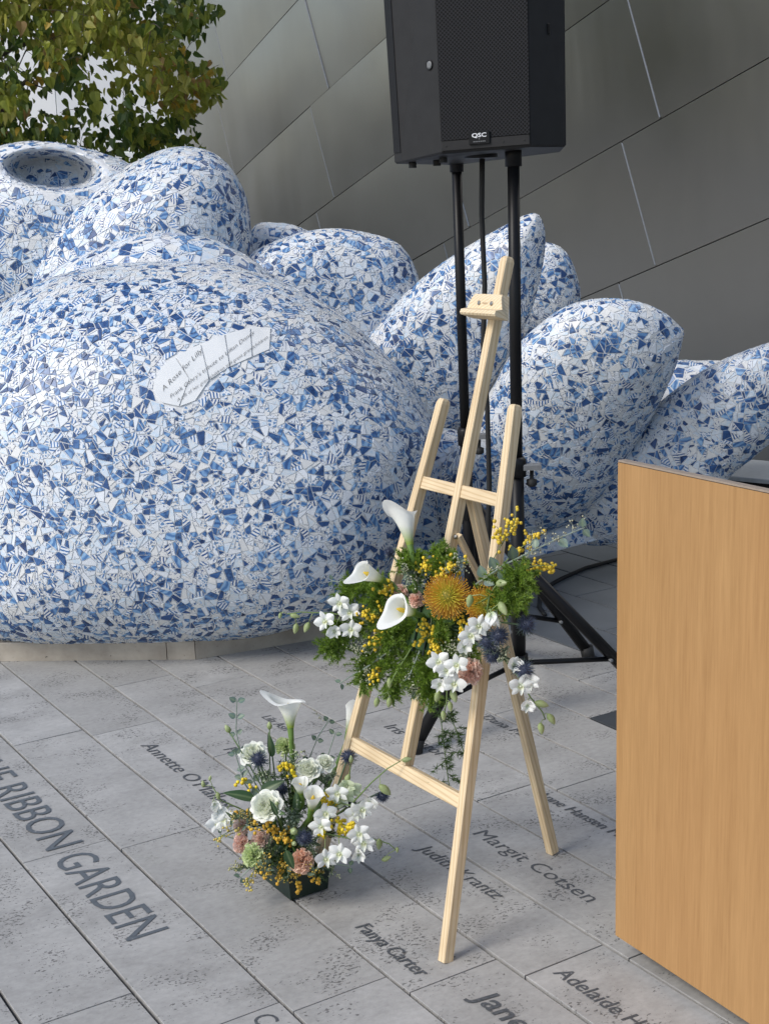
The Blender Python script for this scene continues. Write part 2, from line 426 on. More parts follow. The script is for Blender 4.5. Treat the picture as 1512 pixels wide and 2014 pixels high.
def text_mesh(txt, shear=0.0, spacing=1.0, bold=0.0):
    cu = bpy.data.curves.new('txt', 'FONT'); cu.body = txt; cu.size = 1; cu.shear = shear; cu.space_character = spacing
    cu.resolution_u = 3; cu.offset = bold
    o = bpy.data.objects.new('txt', cu); C.objects.link(o)
    me = bpy.data.meshes.new_from_object(o.evaluated_get(bpy.context.evaluated_depsgraph_get()))
    bpy.data.objects.remove(o); bpy.data.curves.remove(cu)
    vs = [v.co.copy() for v in me.vertices]; fs = [tuple(p.vertices) for p in me.polygons]
    bpy.data.meshes.remove(me); return vs, fs
CAP = .69
def inscribe(txt, u0, v0, u1, h, mat, shear=.0, bold=0.0, span=None, z=.0016):
    """letters run along -u from u0 to u1 with their feet on v0"""
    vs, fs = text_mesh(txt, shear, 1.0, bold)
    x0, x1 = min(v.x for v in vs), max(v.x for v in vs)
    sx = (u0 - u1) / (x1 - x0); sy = h / CAP
    pts = [uv(u0 - (v.x - x0) * sx, v0 - v.y * sy, z) for v in vs]
    cu = (u0 + u1) / 2; host = pave
    for a, b, c0, d, o in pavers:
        if a <= cu <= b and d <= v0 - h / 2 <= c0: host = o
    m = MB(); m.add(pts, fs); return m.build('inscription', mat, host)
inscribe('THE RIBBON', 3.98, -.984, 3.205, .099, M_INK2)
inscribe('GARDEN', 3.150, -.979, 2.662, .101, M_INK2)
inscribe("Annette O'Malley", 3.737, -1.462, 3.165, .046, M_INK, .12)
inscribe('Lila Ash', 3.728, -1.871, 3.578, .033, M_INK, .12)
inscribe('Fa', 3.553, -1.650, 3.505, .042, M_INK, .12)
inscribe('Iris Cantor', 3.420, -2.136, 3.118, .044, M_INK, .12)
inscribe('Dana Ma', 3.303, -2.425, 3.095, .036, M_INK, .12)
inscribe('Anne Hansen M', 2.747, -2.192, 2.420, .036, M_INK, .12)
inscribe('Margit Cotsen', 2.648, -1.911, 2.202, .044, M_INK, .08)
inscribe('Judith Krantz', 2.665, -1.748, 2.340, .040, M_INK, .12)
inscribe('Fanya Carter', 2.421, -1.420, 2.168, .036, M_INK, .12, .008)
inscribe('Jane', 2.046, -1.464, 1.895, .052, M_INK, .12, .012)
inscribe('Adelaide H', 2.019, -1.656, 1.775, .038, M_INK, .12, .008)
inscribe('Co', 2.234, -1.064, 2.165, .046, M_INK, .12)

# ------------------------------------------------------------------ steel walls
wall = thing('steel_wall', 'dark satin steel wall of big slanting panels leaning out behind the mosaic sculpture', 'wall', (WP.x, WP.y, 0))
def wpt(p, q, d=0.0):
    return WP + D1 * p + D2 * q + WN * (d - .0016 * max(0, p) ** 2 * max(0, .8 - q))
bm_ = MB(); prism(bm_, [wpt(-6, -9, -.09), wpt(0, -9, -.09), wpt(5.25, -9, -.09), wpt(5.25, 4, -.09), wpt(-6, 4, -.09)], -WN, .25)
bm_.build('backing', M_SEAM, wall)
def panel(p0, p1, q0, q1):
    m = MB(); g = .0026; nu, nv = 8, 4
    tw = [R.uniform(-.004, .004) for _ in range(4)]; bow = R.uniform(.003, .008)
    def f(a, b):
        p = p0 + g + (p1 - p0 - 2 * g) * a; q = q0 + g + (q1 - q0 - 2 * g) * b
        d = tw[0] * (1 - a) * (1 - b) + tw[1] * a * (1 - b) + tw[2] * a * b + tw[3] * (1 - a) * b + bow * 16 * a * (1 - a) * b * (1 - b)
        return wpt(p, q, d - .045)
    grid_surf(m, f, nu, nv, (1, 1, 1))
    # folded rim
    rim = [(0, 0), (1, 0), (1, 1), (0, 1)]
    top = [f(*x) for x in rim]; bot = [x - WN * .02 for x in top]
    m.add(top + bot, [(j, (j + 1) % 4, (j + 1) % 4 + 4, j + 4) for j in range(4)])
    o = m.build('steel_panel', M_STEEL, wall, True)
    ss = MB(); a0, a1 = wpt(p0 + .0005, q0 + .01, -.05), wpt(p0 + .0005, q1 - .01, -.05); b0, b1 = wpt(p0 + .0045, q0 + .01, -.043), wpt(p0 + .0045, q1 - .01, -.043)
    prism(ss, [a0, b0, b1, a1], WN, .003); ss.build('seam_glint_strip', M_GLINT, wall); return o
q = -.11 - .72 * 10
for k in range(10, -5, -1):
    q1 = -.11 - .72 * (k - 1); q0 = q1 - .72
    ps = -.07 - .327 * k
    i = -4
    while True:
        p0 = ps + 1.9 * i; p1 = p0 + 1.9; i += 1
        if p0 > 5.2: break
        p0 = max(p0, -5.5); p1 = min(p1, 5.2)
        if p1 - p0 < .1: continue
        a = wpt((p0 + p1) / 2, (q0 + q1) / 2)
        if a.z < -.6: continue
        panel(p0, p1, q0, q1)
pw = thing('pale_wall', 'bright pale curved wall far behind the leafy tree', 'wall', (-6, 19, 0))
PW_PATH = cat([(3, 22), (0, 21.2), (-3, 20.6), (-6, 20.4), (-9, 20.8), (-11, 21.4), (3, 23.0)], 4)[:21]
def pale(a, b, z0, z1):
    m = MB(); d = (b - a).normalized(); n_ = Vector((-d.y, d.x, 0)) * -1
    if n_.x * 1 + n_.y * -1 < 0: n_ = -n_
    p_ = [Vector((q.x, q.y, z)) for q, z in ((a.lerp(b, .004), z0 + .006), (a.lerp(b, .996), z0 + .006), (a.lerp(b, .996), z1 - .006), (a.lerp(b, .004), z1 - .006))]
    if (p_[1] - p_[0]).cross(p_[2] - p_[1]).dot(n_) < 0: p_ = p_[::-1]
    prism(m, [q - n_ * .06 for q in p_], n_, .06, cham=.004); m.build('wall_panel', M_PALE, pw)
for a, b in zip(PW_PATH[::2], PW_PATH[2::2]):
    for z in range(4): pale(Vector((a.x, a.y, 0)), Vector((b.x, b.y, 0)), z * 2.6 - .02, z * 2.6 + 2.58)

# ------------------------------------------------------------------ mosaic petals
def inflate(outline, Y, front, back, c=None, pw=2.2, tilt=0.0, lean=0.0, dent=None, nr=30):
    """closed rounded body whose widest section is the outline at distance Y; returns verts, faces"""
    ol = cat([Vector(p) for p in outline], max(3, int(84 / len(outline))))
    n = len(ol)
    cc = Vector(c) if c else sum(ol, Vector((0, 0))) / n
    def P(q): 
        d = Y + tilt * (q.y - cc.y) / 1000 + lean * (q.x - cc.x) / 1000
        return W(q.x, q.y, d)
    c3 = P(cc); ring = [P(q) for q in ol]
    vd = (c3 - CAM).normalized(); vd = Vector((vd.x, vd.y, 0)).normalized()
    vs = [c3 - vd * front]; fs = []
    rows = []
    for side, D in ((-1, front), (1, back)):
        ts = [math.sin(PI / 2 * i / nr) for i in range(1, nr + 1)] if side < 0 else [math.sin(PI / 2 * i / 12) for i in range(11, 0, -1)]
        for r in ts:
            row = []
            for q3 in ring:
                v = c3 + (q3 - c3) * r + vd * side * D * math.sqrt(max(0, 1 - r ** pw))
                row.append(v)
            rows.append(row)
    for row in rows: vs += row
    for j in range(n): fs.append((0, 1 + (j + 1) % n, 1 + j))
    for i in range(len(rows) - 1):
        for j in range(n):
            a = 1 + i * n + j; b = 1 + i * n + (j + 1) % n; fs.append((a, b, b + n, a + n))
    vs.append(c3 + vd * back); e = len(vs) - 1; l = 1 + (len(rows) - 1) * n
    for j in range(n): fs.append((e, l + j, l + (j + 1) % n))
    if dent:
        (dx, dy), (rx, ry), ang, depth = dent
        out = []
        for v in vs:
            d = v - CAM; k = d.dot(FWD); px = CX + FPX * d.dot(RIGHT) / k; py = CY + FPX * d.dot(DOWN) / k
            xx = (px - dx) * math.cos(ang) + (py - dy) * math.sin(ang); yy = -(px - dx) * math.sin(ang) + (py - dy) * math.cos(ang)
            q_ = (xx / rx) ** 2 + (yy / ry) ** 2
            if q_ < 1.25 and (v - c3).dot(vd) < 0:
                s_ = min(1, max(0, (1.25 - q_) / .75)); s_ = s_ * s_ * (3 - 2 * s_)
                v = v + vd * depth * s_
            out.append(v)
        vs = out
    return vs, fs

def clip(poly, a, b, c):
    """keep a*x+b*y<=c"""
    out = []; n = len(poly)
    for i in range(n):
        p, q_ = poly[i], poly[(i + 1) % n]
        dp = a * p[0] + b * p[1] - c; dq = a * q_[0] + b * q_[1] - c
        if dp <= 0: out.append(p)
        if (dp < 0 < dq) or (dq < 0 < dp):
            t_ = dp / (dp - dq); out.append((p[0] + (q_[0] - p[0]) * t_, p[1] + (q_[1] - p[1]) * t_))
    return out
def area(p): return .5 * sum(p[i][0] * p[(i + 1) % len(p)][1] - p[(i + 1) % len(p)][0] * p[i][1] for i in range(len(p)))
def inset(poly, g):
    out = poly; n = len(poly)
    for i in range(n):
        p, q_ = poly[i], poly[(i + 1) % n]; ex, ey = q_[0] - p[0], q_[1] - p[1]; L = math.hypot(ex, ey)
        if L < 1e-6: continue
        nx, ny = ey / L, -ex / L; c = nx * p[0] + ny * p[1] - g
        out = clip(out, nx, ny, c)
        if len(out) < 3: return []
    return out
def shatter(poly, target):
    A = area(poly)
    if A < target * R.uniform(.22, 2.8): return [poly]
    cx_, cy_ = sum(p[0] for p in poly) / len(poly), sum(p[1] for p in poly) / len(poly)
    far = max(poly, key=lambda p: (p[0] - cx_) ** 2 + (p[1] - cy_) ** 2)
    ang = math.atan2(far[1] - cy_, far[0] - cx_) + R.gauss(0, .55)
    a, b = math.cos(ang), math.sin(ang); sz = math.sqrt(A)
    c = a * cx_ + b * cy_ + R.uniform(-.16, .16) * sz
    p1, p2 = clip(poly, a, b, c), clip(poly, -a, -b, -c); out = []
    for q_ in (p1, p2):
        if len(q_) >= 3 and area(q_) > 1e-6: out += shatter(q_, target)
    return out

fountain = thing('mosaic_flower_sculpture', 'huge flower sculpture of rounded petals covered in broken blue and white tiles', 'sculpture', (-.9, 5.6, 0))
def petal(outline, Y, front, back, spacing, target, n_parts=0, keep_out=None, label=None, gap=.0019, dark=0.0, **kw):
    vs, fs = inflate(outline, Y, front, back, **kw)
    m = MB(); m.add(vs, fs)
    po = m.build('petal', M_GROUT, fountain, True, label=label)
    bvh = BVHTree.FromPolygons(vs, fs)
    va = np.array([tuple(v) for v in vs])
    tri = []
    for f in fs:
        tri.append((f[0], f[1], f[2]))
        if len(f) == 4: tri.append((f[0], f[2], f[3]))
    tri = np.array(tri); A_, B_, C_ = va[tri[:, 0]], va[tri[:, 1]], va[tri[:, 2]]
    nn = np.cross(B_ - A_, C_ - A_); ar = np.linalg.norm(nn, axis=1) / 2; nn = nn / (2 * ar[:, None] + 1e-12)
    cen = (A_ + B_ + C_) / 3; toc = np.array(CAM) - cen; toc /= np.linalg.norm(toc, axis=1)[:, None]
    ok = ((nn * toc).sum(1) > -.25) & (cen[:, 2] > .03)
    wgt = np.where(ok, ar, 0); tot = wgt.sum(); rng = np.random.default_rng(R.randrange(10 ** 6))
    N = int(tot / spacing ** 2 * 9)
    ti = rng.choice(len(tri), N, p=wgt / tot); a_, b_ = rng.random(N), rng.random(N)
    fl = a_ + b_ > 1; a_[fl], b_[fl] = 1 - a_[fl], 1 - b_[fl]
    pts = A_[ti] + (B_[ti] - A_[ti]) * a_[:, None] + (C_[ti] - A_[ti]) * b_[:, None]; nrm = nn[ti]
    cells = {}; keep = []; s2 = (spacing * .8) ** 2
    for i, pnt in enumerate(pts):
        k = tuple((pnt // spacing).astype(int)); bad = False
        for dx in (-1, 0, 1):
            for dy in (-1, 0, 1):
                for dz in (-1, 0, 1):
                    for j in cells.get((k[0] + dx, k[1] + dy, k[2] + dz), ()):
                        d = pts[j] - pnt
                        if d[0] * d[0] + d[1] * d[1] + d[2] * d[2] < s2: bad = True; break
                    if bad: break
                if bad: break
            if bad: break
        if not bad: cells.setdefault(k, []).append(i); keep.append(i)
    kd = KDTree(len(keep))
    for q_, i in enumerate(keep): kd.insert(Vector(pts[i]), q_)
    kd.balance()
    tiles = []
    for q_, i in enumerate(keep):
        c0 = Vector(pts[i]); n0 = Vector(nrm[i]); ex, ey, ez = frame(n0, Vector((0, 0, 1)))
        h = spacing * 1.3; poly = [(-h, -h), (h, -h), (h, h), (-h, h)]
        for co_, idx, dist in kd.find_n(c0, 18):
            if idx == q_: continue
            d = co_ - c0; x_, y_ = d.dot(ex), d.dot(ey); L2 = x_ * x_ + y_ * y_
            if L2 < 1e-8: continue
            poly = clip(poly, x_, y_, L2 / 2)
            if len(poly) < 3: break
        if len(poly) < 3: continue
        for pc in shatter(poly, target):
            pc = inset(pc, gap * R.uniform(.7, 1.2))
            if len(pc) < 3 or area(pc) < 1.8e-5: continue
            # drop near-duplicate corners
            cl_ = [pc[0]]
            for p_ in pc[1:]:
                if (p_[0] - cl_[-1][0]) ** 2 + (p_[1] - cl_[-1][1]) ** 2 > 4e-6: cl_.append(p_)
            if len(cl_) < 3: continue
            mx, my = sum(p_[0] for p_ in cl_) / len(cl_), sum(p_[1] for p_ in cl_) / len(cl_)
            ctr = c0 + ex * mx + ey * my
            if keep_out and keep_out(ctr): continue
            tiles.append((area(cl_), cl_, ctr, c0, ex, ey, ez))
    rest = MB()
    tiles.sort(key=lambda x: -x[0])
    def emit(mb, tl):
        A0, pc, ctr, c0, ex, ey, ez = tl
        tx, ty = R.gauss(0, .03), R.gauss(0, .03); mx, my = (ctr - c0).dot(ex), (ctr - c0).dot(ey)
        th = .0024 + R.uniform(0, .0013); a_ = R.uniform(0, 6.28); ca, sa = math.cos(a_), math.sin(a_); ou, ov = R.uniform(0, 50), R.uniform(0, 50)
        nb = []; 
        for x_, y_ in pc:
            w_ = c0 + ex * x_ + ey * y_
            loc, nr_, fi, ds = bvh.find_nearest(w_)
            nb.append(loc if loc else w_)
        top = [p_ + ez * (th + tx * (x_ - mx) + ty * (y_ - my)) for p_, (x_, y_) in zip(nb, pc)]
        bot = [p_ - ez * .003 for p_ in nb]; n = len(pc)
        uvs = [(x_ * ca - y_ * sa + ou, x_ * sa + y_ * ca + ov) for x_, y_ in pc] * 2
        mb.add(top + bot, [tuple(range(n))] + [(j, j + n, (j + 1) % n + n, (j + 1) % n) for j in range(n)],
               (R.random() * .45, R.random(), R.uniform(.5, 1)) if ez.dot((CAM - ctr).normalized()) < .40 and ez.z > .35 and R.random() < .5 else (min(.999, R.random() * (1 - dark) + dark * R.uniform(.3, 1)), R.random(), R.random()), uvs)  # whiter rim tiles, partly painting a highlight onto the upper edges
    big = []
    if n_parts:
        for tl in tiles:
            nv = (CAM - tl[2]).normalized()
            if tl[6].dot(nv) > .35 and tl[2].z > .12 and len(big) < n_parts: big.append(tl)
    bs = set(id(x) for x in big)
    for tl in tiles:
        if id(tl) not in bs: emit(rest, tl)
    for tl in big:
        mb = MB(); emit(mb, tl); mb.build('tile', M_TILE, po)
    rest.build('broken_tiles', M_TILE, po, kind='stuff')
    return po, bvh

# the white inscription pieces sit in the front petal
PLQ = [(303, 752), (318, 722), (352, 697), (395, 677), (442, 658), (492, 645), (531, 646), (529, 688), (495, 703), (452, 722), (410, 748), (384, 790), (352, 801), (320, 792), (305, 775)]
def in_poly(x, y, poly):
    r_ = False; n = len(poly)
    for i in range(n):
        (x0, y0), (x1, y1) = poly[i], poly[(i + 1) % n]
        if (y0 > y) != (y1 > y) and x < (x1 - x0) * (y - y0) / (y1 - y0) + x0: r_ = not r_
    return r_
def topx(v):
    d = v - CAM; k = d.dot(FWD); return CX + FPX * d.dot(RIGHT) / k, CY + FPX * d.dot(DOWN) / k
PLQ_BIG = [((x - 415) * 1.02 + 415, (y - 722) * 1.04 + 722) for x, y in PLQ]
P1 = [(-130, 780), (-80, 670), (10, 593), (120, 540), (250, 518), (400, 518), (530, 545), (650, 605), (750, 690), (818, 775), (848, 860), (832, 960), (775, 1075), (690, 1160), (570, 1218), (400, 1248), (200, 1252), (20, 1245), (-110, 1190), (-150, 980)]
front_petal, bvh1 = petal(P1, 5.24, .66, .5, .043, .00048, 300, lambda v: in_poly(*topx(v), PLQ_BIG), 'nearest round petal with a white inscription band', c=(390, 880), pw=2.9, tilt=-.3)
def on_petal(px, py, lift=.004):
    r = ray(px, py).normalized(); hit, n_, i_, d_ = bvh1.ray_cast(CAM, r)
    return hit + n_ * lift, n_
PIECES = [[(303, 752), (318, 722), (344, 703), (372, 746), (352, 799), (320, 792), (305, 775)], [(346.5, 701.5), (394, 678), (411, 748), (384, 788), (354.5, 799), (374, 745)],
          [(396.5, 677), (441, 659), (451, 722), (413.5, 746.5)], [(443.5, 658.2), (491, 645.8), (495, 702.5), (453.5, 721)], [(493.5, 645.4), (531, 646), (529, 688), (497.5, 701.3)]]
for p_ in PIECES:
    cxp, cyp = sum(q[0] for q in p_) / len(p_), sum(q[1] for q in p_) / len(p_)
    p_ = [(a[0] + (b[0] - a[0]) * k / 3, a[1] + (b[1] - a[1]) * k / 3) for a, b in zip(p_, p_[1:] + p_[:1]) for k in range(3)]
    n = len(p_); mb = MB(); vs = []
    mb.add([on_petal(x, y, -.004)[0] for x, y in p_] + [on_petal(x, y, .0055)[0] for x, y in p_], [(j, (j + 1) % n, (j + 1) % n + n, j + n) for j in range(n)])
    for f_ in (1, .66, .33): vs += [on_petal(cxp + (x - cxp) * f_, cyp + (y - cyp) * f_, .0055)[0] for x, y in p_]
    vs.append(on_petal(cxp, cyp, .0055)[0])
    mb.add(vs, [(k * n + j, k * n + (j + 1) % n, k * n + (j + 1) % n + n, k * n + j + n) for k in range(2) for j in range(n)] + [(2 * n + j, 2 * n + (j + 1) % n, 3 * n) for j in range(n)])
    mb.build('inscription_tile', M_PLAIN, front_petal, True)
def petal_text(txt, p0, p1, cap, shear=.35):
    vs, fs = text_mesh(txt, shear, 1.0, -.012)
    x0, x1 = min(v.x for v in vs), max(v.x for v in vs); d = Vector((p1[0] - p0[0], p1[1] - p0[1])); L = d.length; d /= L
    up = Vector((d.y, -d.x)); m = MB()
    out = []
    for v in vs:
        s_ = (v.x - x0) / (x1 - x0); w_ = Vector(p0) + d * s_ * L + up * (v.y / CAP * cap + 0)
        out.append(on_petal(w_.x, w_.y, .0078)[0])
    m.add(out, fs); m.build('inscription', M_INK, front_petal)
petal_text('A Rose for Lilly', (322, 771), (400, 692), 9)
petal_text("Frank Gehry's tribute to Lillian Disney", (337, 784), (501, 657), 7)
petal_text('A gift of her grandchildren and great grandchildren', (350, 791), (527, 667), 6)

# petals behind
petal([(60, 600), (110, 530), (190, 490), (260, 464), (325, 456), (400, 466), (460, 490), (520, 530), (560, 590), (500, 660), (300, 690), (120, 670)], 5.95, .24, .4, .058, .0011, label='petal edge rising just over the nearest one', pw=2.6)
petal([(-160, 470), (-120, 340), (-40, 300), (30, 281), (90, 279), (150, 288), (210, 305), (262, 332), (300, 420), (300, 560), (180, 660), (-40, 690), (-150, 600)], 6.5, .42, .5, .048, .00062, label='rolled bud at the heart with a hollow mouth', pw=2.6, c=(90, 470), dent=((103, 333), (92, 38), .10, .34), nr=44)
petal([(40, 560), (120, 420), (240, 335), (275, 315), (320, 295), (370, 289), (420, 302), (458, 338), (483, 390), (492, 450), (492, 520), (430, 600), (250, 660), (80, 640)], 6.3, .40, .4, .047, .0006, label='tall rounded petal beside the hollow bud', pw=2.4, c=(320, 470))
petal([(200, 330), (262, 322), (330, 330), (300, 420), (200, 420)], 6.95, .2, .3, .06, .0012, label='sliver of petal glimpsed behind the bud')
petal([(470, 520), (500, 446), (545, 439), (585, 446), (625, 470), (660, 540), (600, 600), (500, 600)], 6.7, .18, .3, .06, .0010, label='small bright petal peeping behind the rounded one')
petal([(470, 560), (488, 505), (540, 475), (600, 456), (660, 450), (720, 458), (780, 478), (812, 520), (828, 580), (835, 680), (800, 790), (650, 780), (520, 680)], 6.2, .2, .35, .046, .00052, label='broad petal right of the rounded one', pw=3.0, lean=.3)
petal([(690, 720), (745, 640), (800, 575), (860, 525), (920, 485), (985, 448), (1040, 421), (1062, 428), (1071, 470), (1062, 540), (1040, 620), (1000, 700), (950, 780), (900, 850), (840, 880), (760, 840)], 5.9, .2, .32, .044, .0005, label='tall pointed petal behind the loudspeaker poles', pw=2.6, lean=-.3, tilt=.5, c=(900, 660))
petal([(985, 640), (1010, 540), (1050, 485), (1085, 479), (1115, 500), (1134, 545), (1140, 590), (1125, 650), (1080, 720), (1000, 720)], 6.4, .14, .3, .044, .00048, label='bright petal standing behind the pointed one', pw=2.8)
petal([(850, 960), (905, 860), (965, 770), (1010, 690), (1060, 640), (1115, 603), (1180, 588), (1245, 592), (1300, 612), (1336, 642), (1343, 652), (1340, 668), (1325, 725), (1285, 810), (1230, 900), (1170, 985), (1080, 1045), (960, 1080), (850, 1080)], 5.5, .24, .4, .042, .00048, label='large open petal with a ridged corner right of the poles', pw=2.6, c=(1120, 820), lean=-.25, tilt=1.0)
petal([(1080, 1000), (1150, 930), (1232, 862), (1300, 792), (1400, 722), (1512, 677), (1590, 664), (1612, 672), (1600, 740), (1550, 830), (1490, 890), (1438, 932), (1390, 985), (1300, 1045), (1150, 1070)], 5.5, .14, .4, .042, .00048, label='lowest petal spreading past the right edge', pw=2.8, c=(1380, 860), lean=-.7, tilt=.6)
petal([(1270, 780), (1310, 718), (1370, 712), (1440, 720), (1470, 780), (1380, 830), (1290, 830)], 6.0, .15, .3, .05, .0009, label='small bright petal between the two right petals')
petal([(760, 1000), (780, 900), (840, 850), (920, 860), (960, 940), (940, 1040), (860, 1080), (780, 1060)], 5.75, .12, .4, .045, .00055, label='inner wall deep between the petals')
petal([(560, 1268), (660, 1200), (740, 1120), (800, 1060), (880, 1030), (1000, 1040), (1120, 1020), (1215, 1010), (1215, 1045), (1120, 1066), (1010, 1096), (930, 1140), (850, 1195), (730, 1245), (650, 1270)], 5.75, .10, .4, .044, .0005, label='shaded underside sweeping back under the petals', dark=.2)  # darker tile mix paints the shade below the petals into the colour

# stone curb round the foot
def curb(poly, h, d, lens):
    for (a, b), ls in zip(zip(poly, poly[1:]), lens):
        dr = (b - a).normalized(); nb = Vector((-dr.y, dr.x, 0)); L = (b - a).length; s_ = 0
        for l in ls + [1e9]:
            e = min(L, s_ + l)
            if e - s_ > .01:
                m = MB(); p0 = a + dr * (s_ + .0015); p1 = a + dr * (e - .0015); z = R.uniform(-.001, .001)
                prism(m, [p0, p1, p1 + nb * d, p0 + nb * d], (0, 0, 1), h + z, cham=.004); m.build('curb_stone', M_CURB, fountain)
            s_ = e
            if s_ >= L: break
c0, c1 = G(0, 1301), G(385, 1297.5); c2 = G(640, 1255)
cl0 = c0 + (c0 - c1).normalized() * 1.2; c3 = c2 + (c2 - c1).normalized() * .22; c4 = c3 + Vector((-.05, .5, 0)); c5 = c4 + Vector((-.05, .7, 0))
L01 = (c1 - cl0).length
curb([cl0, c1, c2, c3, c4, c5], .071, .5, [[.75, L01 - .75 - .105], [1.1], [], [.5], []])

ring = MB(); rp_ = [cl0, c1, c2, c3, c4]
for a, b in zip(rp_, rp_[1:]):
    dr_ = (b - a).normalized(); nb_ = Vector((-dr_.y, dr_.x, 0)); L = (b - a).length; s_ = 0
    while s_ < L:
        e = min(L, s_ + R.uniform(.012, .05)); q_ = [a + dr_ * (s_ + .001) + nb_ * .075, a + dr_ * (e - .001) + nb_ * .075, a + dr_ * (e - .001) + nb_ * .13, a + dr_ * (s_ + .001) + nb_ * .13]; ou = R.uniform(0, 50)
        ring.add([Vector((p.x, p.y, z)) for z in (.065, .118) for p in q_], [(0, 1, 5, 4), (1, 2, 6, 5), (2, 3, 7, 6), (3, 0, 4, 7), (4, 5, 6, 7)], (R.random(), R.random(), R.random()), [(ou + p.x, ou + p.y + z) for z in (0, .05) for p in q_]); s_ = e
ring.build('rim_tiles', M_TILE, fountain, kind='stuff')
# low ledge with a dark side at the far right
led = thing('low_platform', 'low platform with dark side and pale metal top at far right behind the wooden lectern', 'platform', tuple(W(1470, 940, 6.1)))
p_a, p_b = W(1395, 941, 6.25), W(1640, 915, 5.9); zz = p_a.z; p_b.z = zz
bk = Vector((.5, .75, 0)).normalized() * .45
M_TOP = simple('pale_metal', (.42, .44, .46), .35, .3)
m = MB(); prism(m, [p_a, p_b, p_b + bk, p_a + bk], (0, 0, 1), .02, cham=.004); m.build('top_slab', M_TOP, led)
m = MB(); q0 = [Vector((p.x, p.y, 0)) + bk.normalized() * .02 for p in (p_a, p_b)]; prism(m, [q0[0], q0[1], q0[1] + bk * .9, q0[0] + bk * .9], (0, 0, 1), zz - .001); m.build('side', M_BLACK, led)

# ------------------------------------------------------------------ lectern
la = uv(1.9991, -1.8119); lb = uv(1.40, -1.787); dr = (lb - la).normalized(); nb = Vector((-dr.y, dr.x, 0))
if nb.x < 0: nb = -nb
lect = thing('wooden_lectern', 'tall honey brown veneered lectern seen side on at the right edge', 'lectern', tuple(la))
def boards(name, p0, p1, thick, z0, z1, mat, ch=.001):
    L = (p1 - p0).length; d_ = (p1 - p0).normalized(); n_ = Vector((-d_.y, d_.x, 0))
    if n_.x < 0 and abs(d_.dot(dr)) > .5: n_ = -n_
    m = MB(); box(m, ((p0 + p1) / 2 + n_ * thick / 2) + Vector((0, 0, (z0 + z1) / 2)), d_, n_, Vector((0, 0, 1)), L, thick, z1 - z0, cham=0)
    return m.build(name, mat, lect)
boards('front_panel', la, lb, .022, .045, 1.064, M_VENEER)
m = MB()
up = Vector((0, 0, 1)); A0, B0 = la + dr * .012 + nb * .0225, la + dr * .032 + nb * .0225
for s0 in (la + dr * .002, lb - dr * .022):
    a = s0 + nb * .0225; b = s0 + nb * .46
    pl = [a + up * .045, b + up * .045, b + up * .90, a + up * 1.03]
    m = MB(); prism(m, pl, dr, .02); m.build('side_panel', M_VENEER, lect)
a, b = la + dr * .024 + nb * .0225, lb - dr * .024 + nb * .0225
pl = [la + dr * .024 + nb * .0225 + up * .99, la + dr * .024 + nb * .46 + up * .86, la + dr * .024 + nb * .46 + up * .878, la + dr * .024 + nb * .0225 + up * 1.008]
m = MB(); prism(m, pl, dr, (lb - la).length - .048); m.build('reading_board', M_VENEER, lect)
m = MB(); box(m, (la + lb) / 2 + nb * .0085 + up * 1.0672, dr, nb, up, (lb - la).length, .017, .0036, cham=.001); m.build('top_edge', M_EDGE, lect)
m = MB(); box(m, (la + lb) / 2 + nb * .011 + up * 1.0647, dr, nb, up, (lb - la).length - .004, .019, .0014); m.build('shadow_gap', M_SEAM, lect)
m = MB(); box(m, (la + lb) / 2 + nb * .25 + Vector((0, 0, .024)), dr, nb, up, (lb - la).length - .10, .38, .044); m.build('plinth', M_BLACK, lect)

# ------------------------------------------------------------------ easel
FR = G(866, 1894); ES = Vector((.5585, -.8295, 0)).normalized(); ET = Vector((.2234, .1505, .963)).normalized(); EN = ES.cross(ET)
if EN.y < 0: EN = -EN
def E(s, t_, d=0.0): return FR + ES * s + ET * t_ + EN * d
easel = thing('wooden_easel', 'slim pale pine display easel standing in front of the black loudspeaker stand', 'easel', tuple(E(-.26, 0)))
def beam(name, a, b, w, d, wdir, parent=easel, mat=M_PINE, taper=True, lead=.0, cut0=None):
    """square bar; its front face centre runs a->b, width along wdir, depth away from the viewer"""
    ez = (b - a).normalized(); L = (b - a).length; ex = (Vector(wdir) - ez * Vector(wdir).dot(ez)).normalized(); ey = ez.cross(ex)
    if ey.y < 0: ey = -ey
    ch = .0018
    def ring(z, k):
        w_, d_ = w / 2 * k, d / 2 * k; c_ = ch
        return [Vector((x, y, z)) for x, y in ((-w_ + c_, -d_), (w_ - c_, -d_), (w_, -d_ + c_), (w_, d_ - c_), (w_ - c_, d_), (-w_ + c_, d_), (-w_, d_ - c_), (-w_, -d_ + c_))]
    zs = [(0, 1), (L - .012, 1), (L - .004, .86), (L, .62)] if taper else [(0, 1), (L, 1)]
    vs = []; fs = []
    for z, k in zs: vs += ring(z, k)
    for i in range(len(zs) - 1):
        for j in range(8):
            p_ = i * 8 + j; q_ = i * 8 + (j + 1) % 8; fs.append((p_, q_, q_ + 8, p_ + 8))
    fs.append(tuple(range(8))[::-1]); fs.append(tuple(range(len(vs) - 8, len(vs))))
    m = MB(); m.add(vs, fs); me = m.mesh(name, mat)
    o = bpy.data.objects.new(name, me); C.objects.link(o); o.parent = parent
    mw = Matrix((ex, ey, ez)).transposed().to_4x4(); mw.translation = a + ey * d / 2 - wloc(parent); o.matrix_local = mw
    me.flip_normals() if ex.cross(ey).dot(ez) < 0 else None
    return o
def level(s, t0):  # slide a point down its rail to the pavement
    return s, t0
beam('side_rail', E(0, .002), E(-.1362, 1.192), .0225, .026, ES)
beam('side_rail', E(-.5247, .002), E(-.3885, 1.182), .0225, .026, ES)
beam('mast', E(-.2615, .352), E(-.2615, 1.514), .0225, .026, ES)
